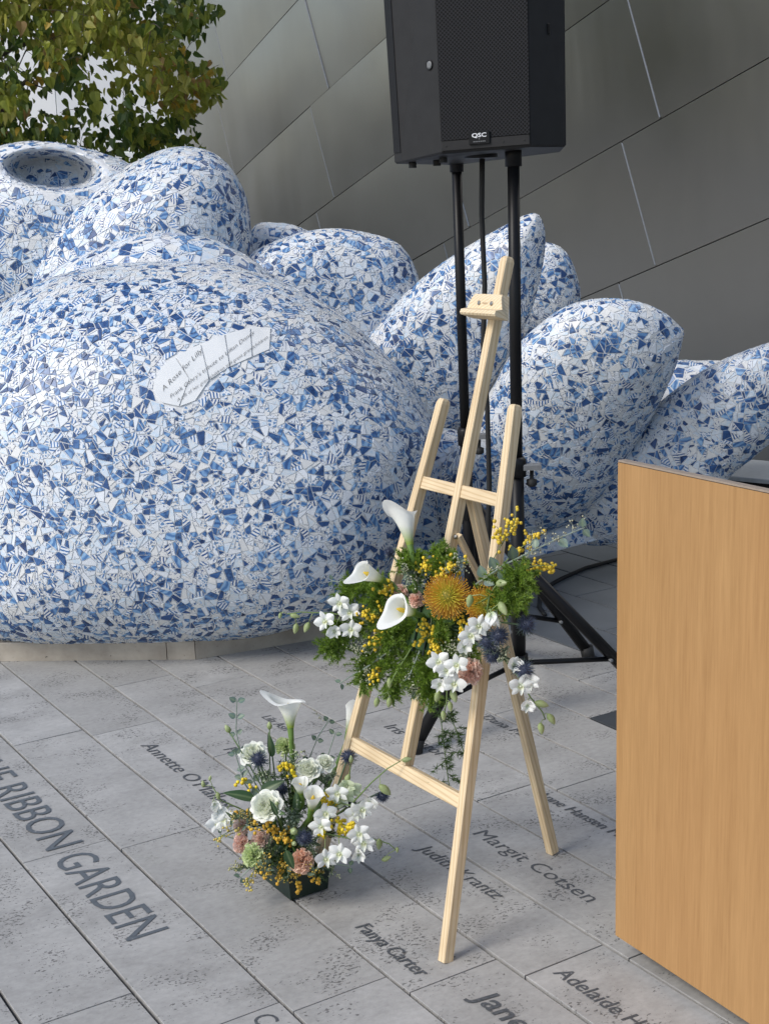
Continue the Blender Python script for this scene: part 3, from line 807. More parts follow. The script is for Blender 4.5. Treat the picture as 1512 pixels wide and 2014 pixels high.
beam('crossbar', E(-.405, .983, .004), E(-.2725, .983, .004), .029, .018, ET, taper=False)
beam('crossbar', E(-.2505, .983, .004), E(-.12, .983, .004), .029, .018, ET, taper=False)
beam('crossbar', E(-.4735, .336, .004), E(-.0515, .336, .004), .031, .018, ET, taper=False)
rear_t = E(-.2615, .985, .028); rear_b = Vector((.3785, 3.1309, .002))
beam('rear_leg', rear_b, rear_t, .024, .024, ES, taper=False)
sa_ = W(897, 1056, 2.985); sb_ = rear_b + (rear_t - rear_b) * .735 - EN * .015
beam('strut', sb_, sa_, .017, .012, ES, taper=False)
# sliding clip on the mast
clipo = MB()
prof = [(0, .045), (-.020, .045), (-.024, .035), (-.024, .012), (-.040, .006), (-.042, -.002), (-.038, -.006), (0, -.008)]
def hold(s): return [E(-.2615 + s * (1 - .23 * max(0, (h - .012) / .033)), 1.378 + h, d) for d, h in prof]
l_, r_ = hold(-.062), hold(.062)
n = len(prof); clipo.add(l_ + r_, [tuple(range(n)), tuple(range(n, 2 * n))[::-1]] + [(j, j + n, (j + 1) % n + n, (j + 1) % n) for j in range(n)])
cl_o = clipo.build('canvas_clip', wood_mat('pine_crosswise', (.76, .62, .42), (.52, .36, .18), 1.0, 0), easel)
for s_ in (-.022, .022):
    m = MB(); lathe(m, [(.0048, 0), (.0052, .0006), (.004, .0014), (.0015, .0004)], E(-.2615 + s_, 1.378 + .024, -.0246), -EN, 12); m.build('screw', M_CHROME, cl_o, True)
vs, fs = text_mesh('meeden', 0, 1, 0); m = MB(); m.add([E(-.2615 - .011 + v.x * .0062, 1.4 + v.y * .0075, -.0252) for v in vs], fs); m.build('maker_mark', M_BROWNP, cl_o)
for pt, ax in ((E(-.1255 + .012, .983, .013), ES), (E(-.051 + .012, .334, .013), ES)):
    m = MB(); lathe(m, [(.004, 0), (.004, .0012), (.002, .0016)], pt - ES * .0035, ax, 10); m.build('bolt', M_CHROME, easel, True)
m = MB(); lathe(m, [(.0055, 0), (.0055, .003), (.003, .004)], sa_ - EN * .001, -EN, 10); m.build('bolt', M_CHROME, easel, True)

# ------------------------------------------------------------------ loudspeaker and stands
spk = thing('loudspeaker', 'large black loudspeaker cabinet with perforated grille on tall black poles', 'loudspeaker', tuple(W(950, 300, 4.1)))
def edge(pb, pt_, Y, zlen=.75):
    a = W(pb[0], pb[1], Y); b = W(pt_[0], pt_[1], Y + .0); d = (b - a); return a, a + d.normalized() * zlen
eA = edge((776, 318), (755, 0), 4.26); eA2 = edge((790, 316), (770, 0), 4.225); eB = edge((868, 298), (855, 0), 4.07); eC = edge((1044, 284), (1039, 0), 4.0); eD = edge((1113, 284), (1110, 0), 4.10)
bk_ = Vector((.03, .34, .0)); eE = (eD[0] + bk_, eD[1] + bk_); eF = (eA[0] + Vector((.2, .26, 0)), eA[1] + Vector((.2, .26, 0)))
ringb = [eA[0], eA2[0], eB[0], eC[0], eD[0], eE[0], eF[0]]; ringt = [x[1] for x in (eA, eA2, eB, eC, eD, eE, eF)]
m = MB(); n = 7
cb = sum(ringb, Vector()) / n
low = [p + (cb - p).normalized() * .006 - Vector((0, 0, .006)) for p in ringb]
m.add(low + ringb + ringt, [tuple(range(7))[::-1], tuple(range(14, 21))] + [(k * 7 + j, k * 7 + (j + 1) % 7, k * 7 + (j + 1) % 7 + 7, k * 7 + j + 7) for k in range(2) for j in range(7)])
m.build('cabinet', M_CAB, spk)
def grille(name, b0, t0, b1, t1, ins, lift, pitch, lo=.03):
    ex = (b1 - b0); wd = ex.length; ex.normalize(); ez = (t0 - b0).normalized(); nrm = ex.cross(ez)
    if nrm.y > 0: nrm = -nrm
    m = MB(); a0 = b0 + ex * ins + ez * lo; a1 = b1 - ex * ins + ez * lo; h = (t0 - b0).length - lo - .02; dz = (t1 - b1).normalized()
    vs = [a0, a1, a1 + dz * h, a0 + ez * h]; f = [x + nrm * lift for x in vs]; w_ = wd - 2 * ins
    us = [(0, 0), (w_ / pitch, 0), (w_ / pitch, h / pitch), (0, h / pitch)]
    sh = .0
    us = [((a + b * .0) , b) for a, b in us]; us2 = [(.001 + a * .7071 + b * .7071, .001 - a * .7071 + b * .7071) for a, b in us]
    m.add(f + vs, [(0, 1, 2, 3)] + [(j, j + 4, (j + 1) % 4 + 4, (j + 1) % 4) for j in range(4)], us=us2 * 2)
    return m.build(name, M_GRILLE, spk), nrm, ex, ez
gr, gn, gx, gz = grille('grille', eB[0], eB[1], eC[0], eC[1], .002, .006, .0078, .030)
grille('side_grille', eA[0], eA[1], eA2[0], eA2[1], .002, .002, .006, .025)
m = MB(); bc = eB[0] + (eC[0] - eB[0]) * .5; box(m, bc + gz * .015 + gn * .003, gx, gz, gn, (eC[0] - eB[0]).length - .004, .026, .008, cham=.001); m.build('bottom_strip', M_CAB, spk)
for k in (.06, .36, .70, .93):
    m = MB(); lathe(m, [(.003, 0), (.003, .001), (.001, .0012)], eB[0] + (eC[0] - eB[0]) * k + gz * .015 + gn * .0072, gn, 8); m.build('screw', M_RUB, spk)
bad = MB(); bcn = W(945, 277, 4.02) ; bcn = eB[0] + (eC[0] - eB[0]) * .44 + gz * .030
box(bad, bcn + gn * .010, gx, gz, gn, .060, .034, .006, cham=.001); bo = bad.build('badge', M_BLACK, spk)
vs, fs = text_mesh('QSC', 0, 1.0, .02); x0, x1 = min(v.x for v in vs), max(v.x for v in vs)
m = MB(); m.add([bcn + gn * .0135 + gx * ((v.x - x0) / (x1 - x0) * .042 - .021) + gz * (v.y / CAP * .011 + .002) for v in vs], fs); m.build('logo', M_WHITEP, bo)
m = MB(); box(m, bcn + gn * .0133 - gz * .003, gx, gz, gn, .003, .003, .0006)
for k in range(7): box(m, bcn + gn * .0133 - gz * .010 + gx * (k - 3) * .0052, gx, gz, gn, .0034, .0028, .0006)
m.build('series_mark', M_GREYP, bo)
# round aiming mark on the left panel
pl_x = (eB[0] - eA2[0]).normalized(); pl_n = pl_x.cross(Vector((0, 0, 1)));
if pl_n.y > 0: pl_n = -pl_n
ax_ = (eB[1] - eB[0]).normalized(); rr_ = ray(845, 127); nn_ = pl_x.cross(ax_); nn_ = nn_ if nn_.y < 0 else -nn_; pl_n = nn_.normalized(); ctr = CAM + rr_ * ((eB[0] - CAM).dot(pl_n) / rr_.dot(pl_n)) + pl_n * .0015
m = MB(); lathe(m, [(.0145, -.002), (.0145, .0015), (.012, .002), (.011, 0)], ctr, pl_n, 20); m.build('round_cap', M_BLACK, spk, True)
m = MB(); lathe(m, [(.0112, -.002), (.0112, .0012), (.006, .0016)], ctr, pl_n, 20); m.build('round_plug', M_GREYP, spk, True)
m = MB(); rp = eD[0] + (eD[1] - eD[0]) * .42 - (eD[0] - eC[0]) * .45
box(m, rp - Vector((0, 0, 0)), (eD[0] - eC[0]).normalized(), gz, gn, .008, .030, .012, cham=.002); m.build('side_recess', M_BLACK, spk)
for k, (a, b) in enumerate(((.25, .2), (.5, .6), (.8, .35))):
    pp = ringb[0] * (1 - a) + ringb[2] * a + (ringb[6] - ringb[0]) * b * .5; m = MB(); lathe(m, [(.012, -.02), (.012, -.006), (.010, .0)], pp - Vector((0, 0, .004)), (0, 0, 1), 10); m.build('foot', M_RUB, spk)
m = MB(); hc = W(945, 302, 4.2); lathe(m, [(.05, 0), (.05, .018), (.04, .03)], hc - Vector((0, 0, .012)), (0, 0, 1), 20); m.build('pole_socket', M_BLACK, spk, True)

def stand(label, top, bot, feet, collar_t, r, brace):
    s = thing('speaker_stand', label, 'speaker stand', (bot.x, bot.y, 0), 'tripod poles under the loudspeaker')
    ax = (top - bot).normalized(); L = (top - bot).length
    m = MB(); tube(m, [bot, bot + ax * (L * .42)], r * 1.12, n=14); tube(m, [bot + ax * (L * .42), top], r * .94, n=14); m.build('pole', M_BLACK, s, True)
    m = MB(); lathe(m, [(r * 1.3, 0), (r * 1.3, .05), (r * 1.05, .055)], top - ax * .05, ax, 14); m.build('pole_cap', M_BLACK, s, True)
    cpos = bot + ax * (L * .42); m = MB(); lathe(m, [(r * 1.5, -.03), (r * 1.55, .02), (r * 1.2, .03)], cpos, ax, 14); m.build('clamp_collar', M_BLACK, s, True)
    m = MB(); box(m, cpos + Vector((.045, -.01, .0)), Vector((1, 0, 0)), Vector((0, 1, 0)), Vector((0, 0, 1)), .055, .03, .018, cham=.003); m.build('clamp_plate', M_GREYP, s)
    m = MB(); lathe(m, [(.006, 0), (.006, .03), (.016, .034), (.016, .05), (.01, .055)], cpos + Vector((.045, 0, -.008)), (0, 0, -1), 12); m.build('clamp_knob', M_RUB, s, True)
    hub = bot + ax * collar_t; m = MB(); lathe(m, [(r * 1.25, -.05), (r * 1.7, -.045), (r * 1.7, .03), (r * 1.2, .035)], hub, ax, 14); m.build('leg_hub', M_BLACK, s, True)
    lowhub = bot + ax * .05; m = MB(); lathe(m, [(r * 1.5, -.03), (r * 1.5, .03)], lowhub, ax, 14); m.build('brace_hub', M_BLACK, s, True)
    for ft in feet:
        d = (ft - hub); out = Vector((d.x, d.y, 0)).normalized()
        m = MB(); tube(m, [hub + out * r * 1.3, ft + Vector((0, 0, .02)) - d * .0], .0195, n=10); m.build('leg', M_BLACK, s, True)
        m = MB(); tube(m, [ft + Vector((0, 0, .030)) - d * .02, ft + Vector((0, 0, .001))], [.024, .023], n=10); m.build('rubber_foot', M_RUB, s, True)
        k = hub + d * brace; m = MB(); tube(m, [lowhub + out * r, k], .0085, n=8); m.build('brace', M_BLACK, s, True)
        side = out.cross(Vector((0, 0, 1))); m = MB(); lathe(m, [(.006, -.018), (.006, .02), (.004, .022)], k, side, 8); m.build('rivet', M_GREYP, s)
    return s
stand('thick black tripod pole stand right behind the tall easel', W(1009, 292, 4.12), W(1021, 1335, 4.12), [G(1262, 1362), G(816, 1481), Vector((.455, 4.72, 0))], .36, .019, .72)
stand('thinner black tripod pole stand, the left and farther of the pair', W(897, 306, 4.5), W(927, 1225, 4.55), [G(1157, 1294), Vector((.10, 5.05, 0)), Vector((.36, 5.05, 0))], .42, .0172, .75)
cab = [W(948, 312, 4.3), W(947, 420, 4.32), W(953, 560, 4.33), W(950, 680, 4.34), W(958, 800, 4.35), W(962, 950, 4.36), W(958, 1100, 4.4), W(985, 1190, 4.42)]
m = MB(); tube(m, [a * (1 - t_) + b * t_ for a, b in zip(cab, cab[1:]) for t_ in (0, .34, .67)], .0085, n=8); tag(m.build('hanging_cable', M_RUB, None, True), 'black cable hanging from the loudspeaker between the two poles', 'cable')
gp = [G(1300, 1070, .006), G(1210, 1102, .006), G(1150, 1118, .006), G(1105, 1138, .006), G(1080, 1152, .006), G(1062, 1170, .006), G(1060, 1195, .006), G(1075, 1215, .006)]
m = MB(); tube(m, [p for p in cat([(v.x, v.y) for v in gp], 4)[:26]] if False else [Vector((a.x, a.y, .007)) for a in sum([[p0 + (p1 - p0) * t_ for t_ in (0, .25, .5, .75)] for p0, p1 in zip(gp, gp[1:])], [])], .009, n=8)
tag(m.build('ground_cable', M_RUB, None, True), 'black cable curling over the dark paving behind the tripod legs', 'cable')
#FLOWERS
# ------------------------------------------------------------------ cut flowers
def jit(c, k=.12):
    f = 1 + R.uniform(-k, k); return tuple(min(1, x * f) for x in c)
def lerp(a, b, t_): return tuple(x + (y - x) * t_ for x, y in zip(a, b))
G_STEM, G_DARK, G_EUC, G_FERN, G_BUD = (.12, .22, .05), (.035, .085, .03), (.15, .22, .19), (.38, .56, .075), (.42, .52, .20)
def stem(parent, a, b, r, col=G_STEM, bow=None, name='stem', n=6):
    if bow is None: bow = Vector((R.uniform(-.01, .01), R.uniform(-.01, .01), .01))
    m = MB(); tube(m, bez(a, b, bow, 7), r, jit(col), n); return m.build(name, M_STEM, parent, True)
def leaf_mb(m, a, d, nrm, L, wd, col, fold=.25, curl=.15, tip=1.0, nu=6, nv=4):
    ex, ey, ez = frame(d, nrm); ey = ez.cross(ex); up = Vector(nrm).normalized(); sd = ez.cross(up).normalized(); up = sd.cross(ez)
    def f(u, v):
        w_ = wd * (math.sin(PI * min(1, u ** (.75)) * .985 + .02) ** .8) * (1 - .25 * u * tip); s_ = v * 2 - 1
        return a + ez * (L * u) + sd * (s_ * w_ / 2) + up * (abs(s_) * w_ * fold - curl * L * u * u)
    c = jit(col, .2)
    return grid_surf(m, f, nu, nv, lambda u, v: lerp(c, lerp(c, (.4, .5, .25), .35), max(0, 1 - abs(v * 2 - 1) * 4)))
def calla(label, throat, axis, tipdir, L, Rr, base, closed=0.0):
    t_ = thing('calla_lily', label, 'calla lily', tuple(base), 'white calla lilies')
    ez = Vector(axis).normalized(); td = Vector(tipdir); ex = (td - ez * td.dot(ez)).normalized(); ey = ez.cross(ex)
    m = MB(); span = 2 * PI * 1.06
    def f(u, v):
        ph = (v - .5) * span; c_ = math.exp(-(ph / .75) ** 2)
        fl = u ** 2.1; r = .0075 + .012 * u + (Rr - .02) * fl * (1 - closed) * (.72 + .4 * c_)
        z = L * (u * (.80 + .10 * math.cos(ph)) + .22 * c_ * u ** 3) - Rr * .35 * max(0, u - .82) * 5 * (1 - closed)
        r += .0012 * (ph / PI) + Rr * .48 * c_ * max(0, u - .6) ** 1.5 * 2.2
        z += .012 * math.exp(-((abs(ph) - PI) / .9) ** 2) * u ** 3
        z += .004 * math.sin(ph * 3 + 1) * u ** 3
        return throat + (ex * math.cos(ph) + ey * math.sin(ph)) * r + ez * z
    def col(u, v):
        c = lerp((.30, .42, .06), (.92, .94, .87), min(1, max(0, (u - .05) / .42))); return lerp(c, (.96, .97, .95), max(0, u - .4) / .6)
    grid_surf(m, f, 18, 36, col); m.build('spathe', M_PETAL, t_, True)
    m = MB(); tube(m, [throat + ez * (L * k) for k in (.12, .3, .5, .62)], [.004, .0055, .005, .002], (.75, .52, .05), 8); m.build('spadix', M_STEM, t_, True)
    m = MB(); tube(m, [throat + ez * .012, throat, throat - ez * .02] + bez(throat - ez * .03, base, (throat - ez * .08 - base) * .0, 6), [.0078, .0078, .0066] + [.006] * 7, (.14, .25, .05), 9); m.build('stem', M_STEM, t_, True)
    return t_
def ruffle(m, c, ez, rad, n, col, col2, wide=.9, tilt0=0.0, frill=.16, size=1.0):
    for i in range(n):
        q_ = i / n; th = math.acos(1 - q_ * 1.15) * .95 + tilt0; ph = i * 2.39996 + R.uniform(-.2, .2)
        bx, by, bz = frame(ez)
        d = (bx * math.cos(ph) + by * math.sin(ph)) * math.sin(th) + bz * math.cos(th)
        px_, py_, pz = frame(d, ez); k1, k2 = R.uniform(0, 6), R.uniform(9, 15); L = rad * R.uniform(.85, 1.08) * size; cc = lerp(col, col2, R.random()); sp_ = R.uniform(-1, 1)
        rot = R.uniform(0, PI); sx = px_ * math.cos(rot) + py_ * math.sin(rot); sy = px_ * -math.sin(rot) + py_ * math.cos(rot)
        def f(u, v, d=d, sx=sx, sy=sy, L=L, k1=k1, k2=k2):
            s_ = v * 2 - 1; w_ = L * wide * (.15 + .85 * u)
            wave = math.sin(s_ * k2 * .55 + k1) * frill * L * u * u
            return c + d * (L * u * (1 - .12 * s_ * s_) + (R.uniform(-.05, .05) * L if u > .98 else 0)) + sx * (s_ * w_ * .5) + sy * wave
        grid_surf(m, f, 3, 9, lambda u, v, cc=cc: lerp(tuple(x * .95 for x in cc), cc, u))
def carnation(label, c, axis, rad, base, col, col2, grp='frilly carnations', wide=.85):
    t_ = thing('carnation', label, 'carnation', tuple(base), grp); ez = Vector(axis).normalized()
    m = MB(); ruffle(m, c - ez * rad * .5, ez, rad * 1.1, 36, col, col2, wide, 0, .2); m.build('petals', M_PETAL, t_)
    m = MB(); lathe(m, [(.004, -.9 * rad - .014), (.007, -.9 * rad), (.0085, -.45 * rad)], c - ez * rad * .25, ez, 8, jit((.16, .27, .12))); m.build('calyx', M_STEM, t_, True)
    stem(t_, c - ez * rad * 1.1, base, .0022); return t_
def rose(label, c, axis, rad, base, col=(.95, .96, .88), col2=(.84, .90, .68)):
    t_ = thing('white_rose', label, 'rose', tuple(base), 'creamy white roses'); ez = Vector(axis).normalized(); bx, by, bz = frame(ez)
    k_ = 0
    for lay, (np_, r_, op) in enumerate(((3, .14, -.55), (4, .30, -.25), (5, .50, .1), (6, .70, .35), (6, .88, .6))):
        m = MB()
        for i in range(np_):
            ph0 = i * 2 * PI / np_ + lay * .9 + R.uniform(-.2, .2); w_ = 2 * PI / np_ * .85; k1 = R.uniform(0, 6); k2 = R.uniform(5, 9); ht = rad * (1.12 - .15 * lay) * R.uniform(.9, 1.1); rr = r_ * R.uniform(.9, 1.1)
            def f(u, v, ph0=ph0, w_=w_, r_=rr, op=op, k1=k1, k2=k2, ht=ht):
                s_ = v * 2 - 1; ph = ph0 + s_ * w_ * (.4 + .6 * math.sin(min(1, u * 1.3) * PI / 2)); prof = math.sin(min(1, u * 1.3) * PI / 2)
                r = rad * (r_ * (.3 + .7 * prof) + op * .22 * u * u + .09 * math.sin(s_ * k2 + k1) * u * u + .12 * max(0, u - .8) * 5 * max(0, op + .3))
                z = ht * (u * 1.15 - .1) - rad * max(0, op) * .55 * max(0, u - .7) * 2 - .16 * rad * s_ * s_ * u + .05 * rad * math.sin(s_ * 11 + k1) * u * u
                return c + (bx * math.cos(ph) + by * math.sin(ph)) * r + ez * (z - rad * .45)
            cc = jit(lerp(col2, col, .55 + .11 * lay), .03)
            grid_surf(m, f, 7, 10, lambda u, v, cc=cc: lerp(lerp(cc, col2, .3), cc, min(1, u * 1.4)))
        m.build('petal_ring', M_PETAL, t_, True)
    m = MB()
    for i in range(5):
        ph = i * 1.257; d = (bx * math.cos(ph) + by * math.sin(ph)) * .9 + ez * .2; leaf_mb(m, c - ez * rad * .62, d, ez, rad * .75, rad * .22, (.10, .19, .05))
    m.build('sepals', M_LEAF, t_); stem(t_, c - ez * rad * .6, base, .003); return t_
def thistle(label, c, axis, rad, base, grp='spiky blue thistles'):
    t_ = thing('blue_thistle', label, 'thistle', tuple(base), grp); ez = Vector(axis).normalized(); bx, by, bz = frame(ez)
    m = MB(); ball(m, c, rad * .52, (.035, .045, .085), 10, 8, 1.15, ez)
    n = 150
    for i in range(n):
        th = math.acos(1 - (i + .5) / n * 1.7); ph = i * 2.39996; d = (bx * math.cos(ph) + by * math.sin(ph)) * math.sin(th) + ez * math.cos(th); d = (d + Vector((R.uniform(-.1, .1), R.uniform(-.1, .1), R.uniform(-.1, .1)))).normalized()
        p_ = c + d * rad * .45; L = rad * R.uniform(.42, .62); x_, y_, z_ = frame(d); w_ = .0008; k = lerp((.05, .065, .13), (.13, .17, .27), R.random())
        m.add([p_ + x_ * w_, p_ - x_ * w_ * .5 + y_ * w_, p_ - x_ * w_ * .5 - y_ * w_, p_ + d * L], [(0, 1, 3), (1, 2, 3), (2, 0, 3)], [tuple(q * .5 for q in k)] * 3 + [k])
    m.build('head', M_STEM, t_)
    m = MB()
    for i in range(12):
        ph = i * 2 * PI / 12 + R.uniform(-.15, .15); d = (bx * math.cos(ph) + by * math.sin(ph)) + ez * R.uniform(-.1, .35); s0 = c - ez * rad * .5; k = jit((.06, .085, .10), .3)
        L = rad * R.uniform(1.0, 1.45); leaf_mb(m, s0, d, ez, L, rad * .16, k, .3, -.1, 1, 4, 2)
        for h in (.35, .6):
            for sg in (-1, 1):
                dd = (d + (ez.cross(d)) * sg * .9).normalized(); q0 = s0 + d.normalized() * L * h
                leaf_mb(m, q0, dd, ez, L * .32, rad * .06, k, .2, -.1, 1, 2, 2)
    m.build('bracts', M_LEAF, t_); stem(t_, c - ez * rad * .5, base, .0022, (.09, .14, .08)); return t_
def protea(label, c, axis, rad, base):
    t_ = thing('pincushion_flower', label, 'pincushion flower', tuple(base), 'orange pincushion flowers'); ez = Vector(axis).normalized(); bx, by, bz = frame(ez)
    m = MB(); ball(m, c - ez * rad * .25, rad * .42, (.40, .34, .04), 12, 8, 1.1, ez); m.build('heart', M_STEM, t_, True)
    m = MB(); n = 170; k_ = MB()
    for i in range(n):
        q_ = (i + .5) / n; th = math.acos(1 - q_ * 1.25); ph = i * 2.39996; rd = bx * math.cos(ph) + by * math.sin(ph); d = rd * math.sin(th) + ez * math.cos(th)
        p0 = c - ez * rad * .3 + d * rad * .4; out = .55 * math.sin(th); L = rad * R.uniform(.62, .80) * (.75 + .5 * math.sin(th))
        p1 = p0 + (d * .7 + rd * out * .7) * L * .7; p2 = p1 + (d * .25 + ez * .75 - rd * .25 * math.sin(th)) * L * .6
        cc = lerp((.66, .62, .07), (.80, .38, .04), min(1, max(0, q_ * 1.9 - .15) * R.uniform(.8, 1.2)))
        tube(m, [p0, (p0 + p1) / 2 + rd * .001, p1, p2], [.0013, .0012, .0011, .0009], jit(cc), 4, False); ball(k_, p2, .0012, lerp((.85, .62, .08), (.80, .40, .04), R.random()), 5, 3)
    m.build('styles', M_STEM, t_, kind='stuff'); k_.build('style_tips', M_STEM, t_, kind='stuff'); stem(t_, c - ez * rad * .6, base, .004); return t_
def orchid_flower(parent, c, axis, size, up=Vector((0, 0, 1)), open_=1.0, col=(.84, .87, .82)):
    ez = Vector(axis).normalized(); m = MB(); bx, by, bz = frame(ez, up)   # by ~ up
    for a_, L, wd, kind_ in ((90, .95, .5, 0), (20, 1.0, .85, 1), (160, 1.0, .85, 1), (215, .9, .5, 0), (325, .9, .5, 0)):
        a_ = math.radians(a_ + R.uniform(-8, 8)); d = (bx * math.cos(a_) + by * math.sin(a_)) * open_ + ez * (.25 + (1 - open_) * 1.2)
        k = jit(col, .04); LL = L * size; ww = wd * size; curl = R.uniform(.05, .3)
        d = d.normalized(); sd = ez.cross(d).normalized(); up_ = sd.cross(d) * -1
        k1 = R.uniform(0, 6)
        def f(u, v, d=d, sd=sd, LL=LL, ww=ww, curl=curl, k1=k1):
            s_ = v * 2 - 1; w_ = ww * math.sin(PI * (u * .9 + .08)) ** .75
            return c + d * LL * u + sd * (s_ * w_ / 2) + ez * (LL * (.22 * u - curl * u * u) + w_ * .12 * math.cos(s_ * 2.5) + .03 * LL * math.sin(s_ * 3 + k1))
        grid_surf(m, f, 6, 5, lambda u, v, k=k: lerp((.62, .72, .42), k, min(1, u * 3)))
    d = (-by * .75 + ez * .8).normalized(); sd = bx
    def f(u, v):
        s_ = v * 2 - 1; w_ = size * .42 * math.sin(PI * (u * .85 + .12)) ** .7
        return c + d * size * .6 * u + sd * (s_ * w_ / 2) + (by * .6 + ez * .5) * (abs(s_) ** 1.5 * w_ * .55) - by * size * .2 * u * u
    grid_surf(m, f, 5, 5, lambda u, v: lerp((.70, .72, .25), (.84, .87, .80), min(1, u * 1.6)))
    ball(m, c + ez * size * .12, size * .10, (.80, .82, .62), 6, 4, 1.6, ez)
    return m.build('flower', M_PETAL, parent, True)
def bud_part(parent, c, d, L, wd, col=G_BUD, name='bud'):
    ez = Vector(d).normalized(); m = MB(); k = jit(col, .1); ex, ey, _ = frame(ez)
    prof = [(.05, 0), (.30, .1), (.5, .32), (.48, .55), (.34, .78), (.16, .93), (.03, 1)]
    vs = []; n = 8; cs = []
    for r, h in prof:
        for j in range(n):
            a_ = 2 * PI * j / n; rr = r * wd * (1 + .07 * math.cos(3 * a_ + h * 3)); vs.append(c + (ex * math.cos(a_) + ey * math.sin(a_)) * rr + ez * (h - .1) * L); cs.append(lerp(tuple(x * .75 for x in k), lerp(k, (.72, .76, .52), .45), h))
    fs = [(i * n + j, i * n + (j + 1) % n, (i + 1) * n + (j + 1) % n, (i + 1) * n + j) for i in range(len(prof) - 1) for j in range(n)] + [tuple(range(n))[::-1], tuple(range((len(prof) - 1) * n, len(prof) * n))]
    m.add(vs, fs, cs); return m.build(name, M_PETAL, parent, True)
def orchid_spray(label, path, flowers, buds, grp='white orchid sprays', fcol=(.92, .93, .90)):
    """path: world points of the stem; flowers: (point, axis, size, open); buds: (point, direction, length)"""
    t_ = thing('orchid_spray', label, 'orchid spray', tuple(path[0]), grp)
    m = MB(); pts = path; sm = []
    for i in range(len(pts) - 1):
        for q_ in (0, .5): sm.append(pts[i].lerp(pts[i + 1], q_))
    sm.append(pts[-1]); tube(m, sm, [.0022 - .0011 * i / len(sm) for i in range(len(sm))], (.17, .25, .08), 6)
    def near(p_): return min(sm, key=lambda q_: (q_ - p_).length)
    for p_, ax, sz, op in flowers:
        q_ = near(p_); back = p_ - Vector(ax).normalized() * sz * .25; tube(m, [q_, (q_ + back) / 2 + Vector((0, 0, .004)), back, p_], .0010, (.30, .38, .16), 5)
    for p_, d, L in buds:
        q_ = near(p_); tube(m, [q_, (q_ + p_) / 2 + Vector((0, 0, .004)), p_], .0009, (.30, .38, .16), 5)
    m.build('stem', M_STEM, t_, True)
    for p_, ax, sz, op in flowers: orchid_flower(t_, p_, ax, sz, Vector((R.uniform(-.5, .5), R.uniform(-.2, .2), 1)), op, fcol)
    for p_, d, L in buds: bud_part(t_, p_, d, L, L * .52)
    return t_
def mimosa(label, base, tip, spread, n, r=.0042, col=(.80, .56, .03), grp='yellow mimosa sprigs', droop=0.0):
    t_ = thing('mimosa_sprig', label, 'mimosa', tuple(base), grp); d = tip - base; L = d.length; m = MB(); bl = MB()
    main = bez(base, tip, Vector((0, 0, .012)), 6); tube(m, main, .0011, (.20, .26, .10), 5)
    k = max(3, n // 6); 
    for i in range(k):
        s_ = .45 + .55 * (i + .5) / k; p_ = base.lerp(tip, s_) + Vector((0, 0, .012 * 2 * s_ * (1 - s_)))
        sd = Vector((R.gauss(0, 1), R.gauss(0, .7), R.gauss(0, 1) - droop)).normalized(); q_ = p_ + sd * spread * R.uniform(.6, 1.2) + d.normalized() * spread * .4
        tube(m, [p_, q_], .0006, (.26, .32, .12), 4)
        for j in range(max(3, n // k)):
            f = (j + 1) / max(3, n // k); c = p_.lerp(q_, f) + Vector((R.gauss(0, .005), R.gauss(0, .005), R.gauss(0, .005)))
            ball(bl, c, r * R.uniform(.75, 1.15), jit(lerp(col, (col[0] * .9, col[1] * .8, col[2]), R.random()), .12), 7, 5)
    m.build('stem', M_STEM, t_); bl.build('blossom_balls', M_STEM, t_, True, kind='stuff'); return t_
def eucalyptus(label, path, n, L, col=G_EUC, grp='grey green eucalyptus sprigs', berries=0, rnd=.85, tipscale=.6, scol=(.26, .32, .27)):
    t_ = thing('eucalyptus_sprig', label, 'eucalyptus', tuple(path[0]), grp); m = MB(); tube(m, path, [.0022 - .0012 * i / len(path) for i in range(len(path))], scol, 6)
    segs = [(path[i + 1] - path[i]).length for i in range(len(path) - 1)]; tot = sum(segs)
    def at(s_):
        q_ = s_ * tot
        for i, sg in enumerate(segs):
            if q_ <= sg or i == len(segs) - 1: return path[i].lerp(path[i + 1], min(1, q_ / sg)), (path[i + 1] - path[i]).normalized()
            q_ -= sg
    lv = []
    for i in range(n):
        s_ = .12 + .86 * i / max(1, n - 1); p_, d = at(s_); sc = L * (1 - (1 - tipscale) * s_) * R.uniform(.85, 1.15)
        vd = (CAM - p_).normalized(); sd = d.cross(vd).normalized()
        for sg in (-1, 1):
            if R.random() < .08: continue
            ld = (sd * sg * .9 + d * R.uniform(.2, .7) + vd * R.uniform(-.5, .6)).normalized(); nr = (vd + Vector((R.uniform(-.6, .6), R.uniform(-.6, .6), R.uniform(-.1, .7)))).normalized()
            a0 = p_ + ld * .003; tube(m, [p_, a0], .0006, scol, 4)
            lm = MB(); leaf_mb(lm, a0, ld, nr, sc, sc * rnd, lerp(col, (.20, .28, .22), R.random() * .5), .10, .08, .2); lv.append(lm)
    be = MB()
    for i in range(berries):
        p_, d = at(R.uniform(.4, 1)); sd = Vector((R.gauss(0, 1), R.gauss(0, .6), R.gauss(.5, 1))).normalized(); q_ = p_ + sd * R.uniform(.02, .05); tube(m, [p_, p_.lerp(q_, .5) + d * .004, q_], .0006, (.34, .38, .30), 4)
        for j in range(6): ball(be, p_.lerp(q_, .4 + .1 * j) + Vector((R.gauss(0, .004), R.gauss(0, .003), R.gauss(0, .004))), .0021, jit((.48, .47, .33)), 6, 4)
    m.build('stem', M_STEM, t_)
    for lm in lv: lm.build('leaf', M_LEAF, t_, True)
    if berries: be.build('seed_buds', M_STEM, t_, True, kind='stuff')
    return t_
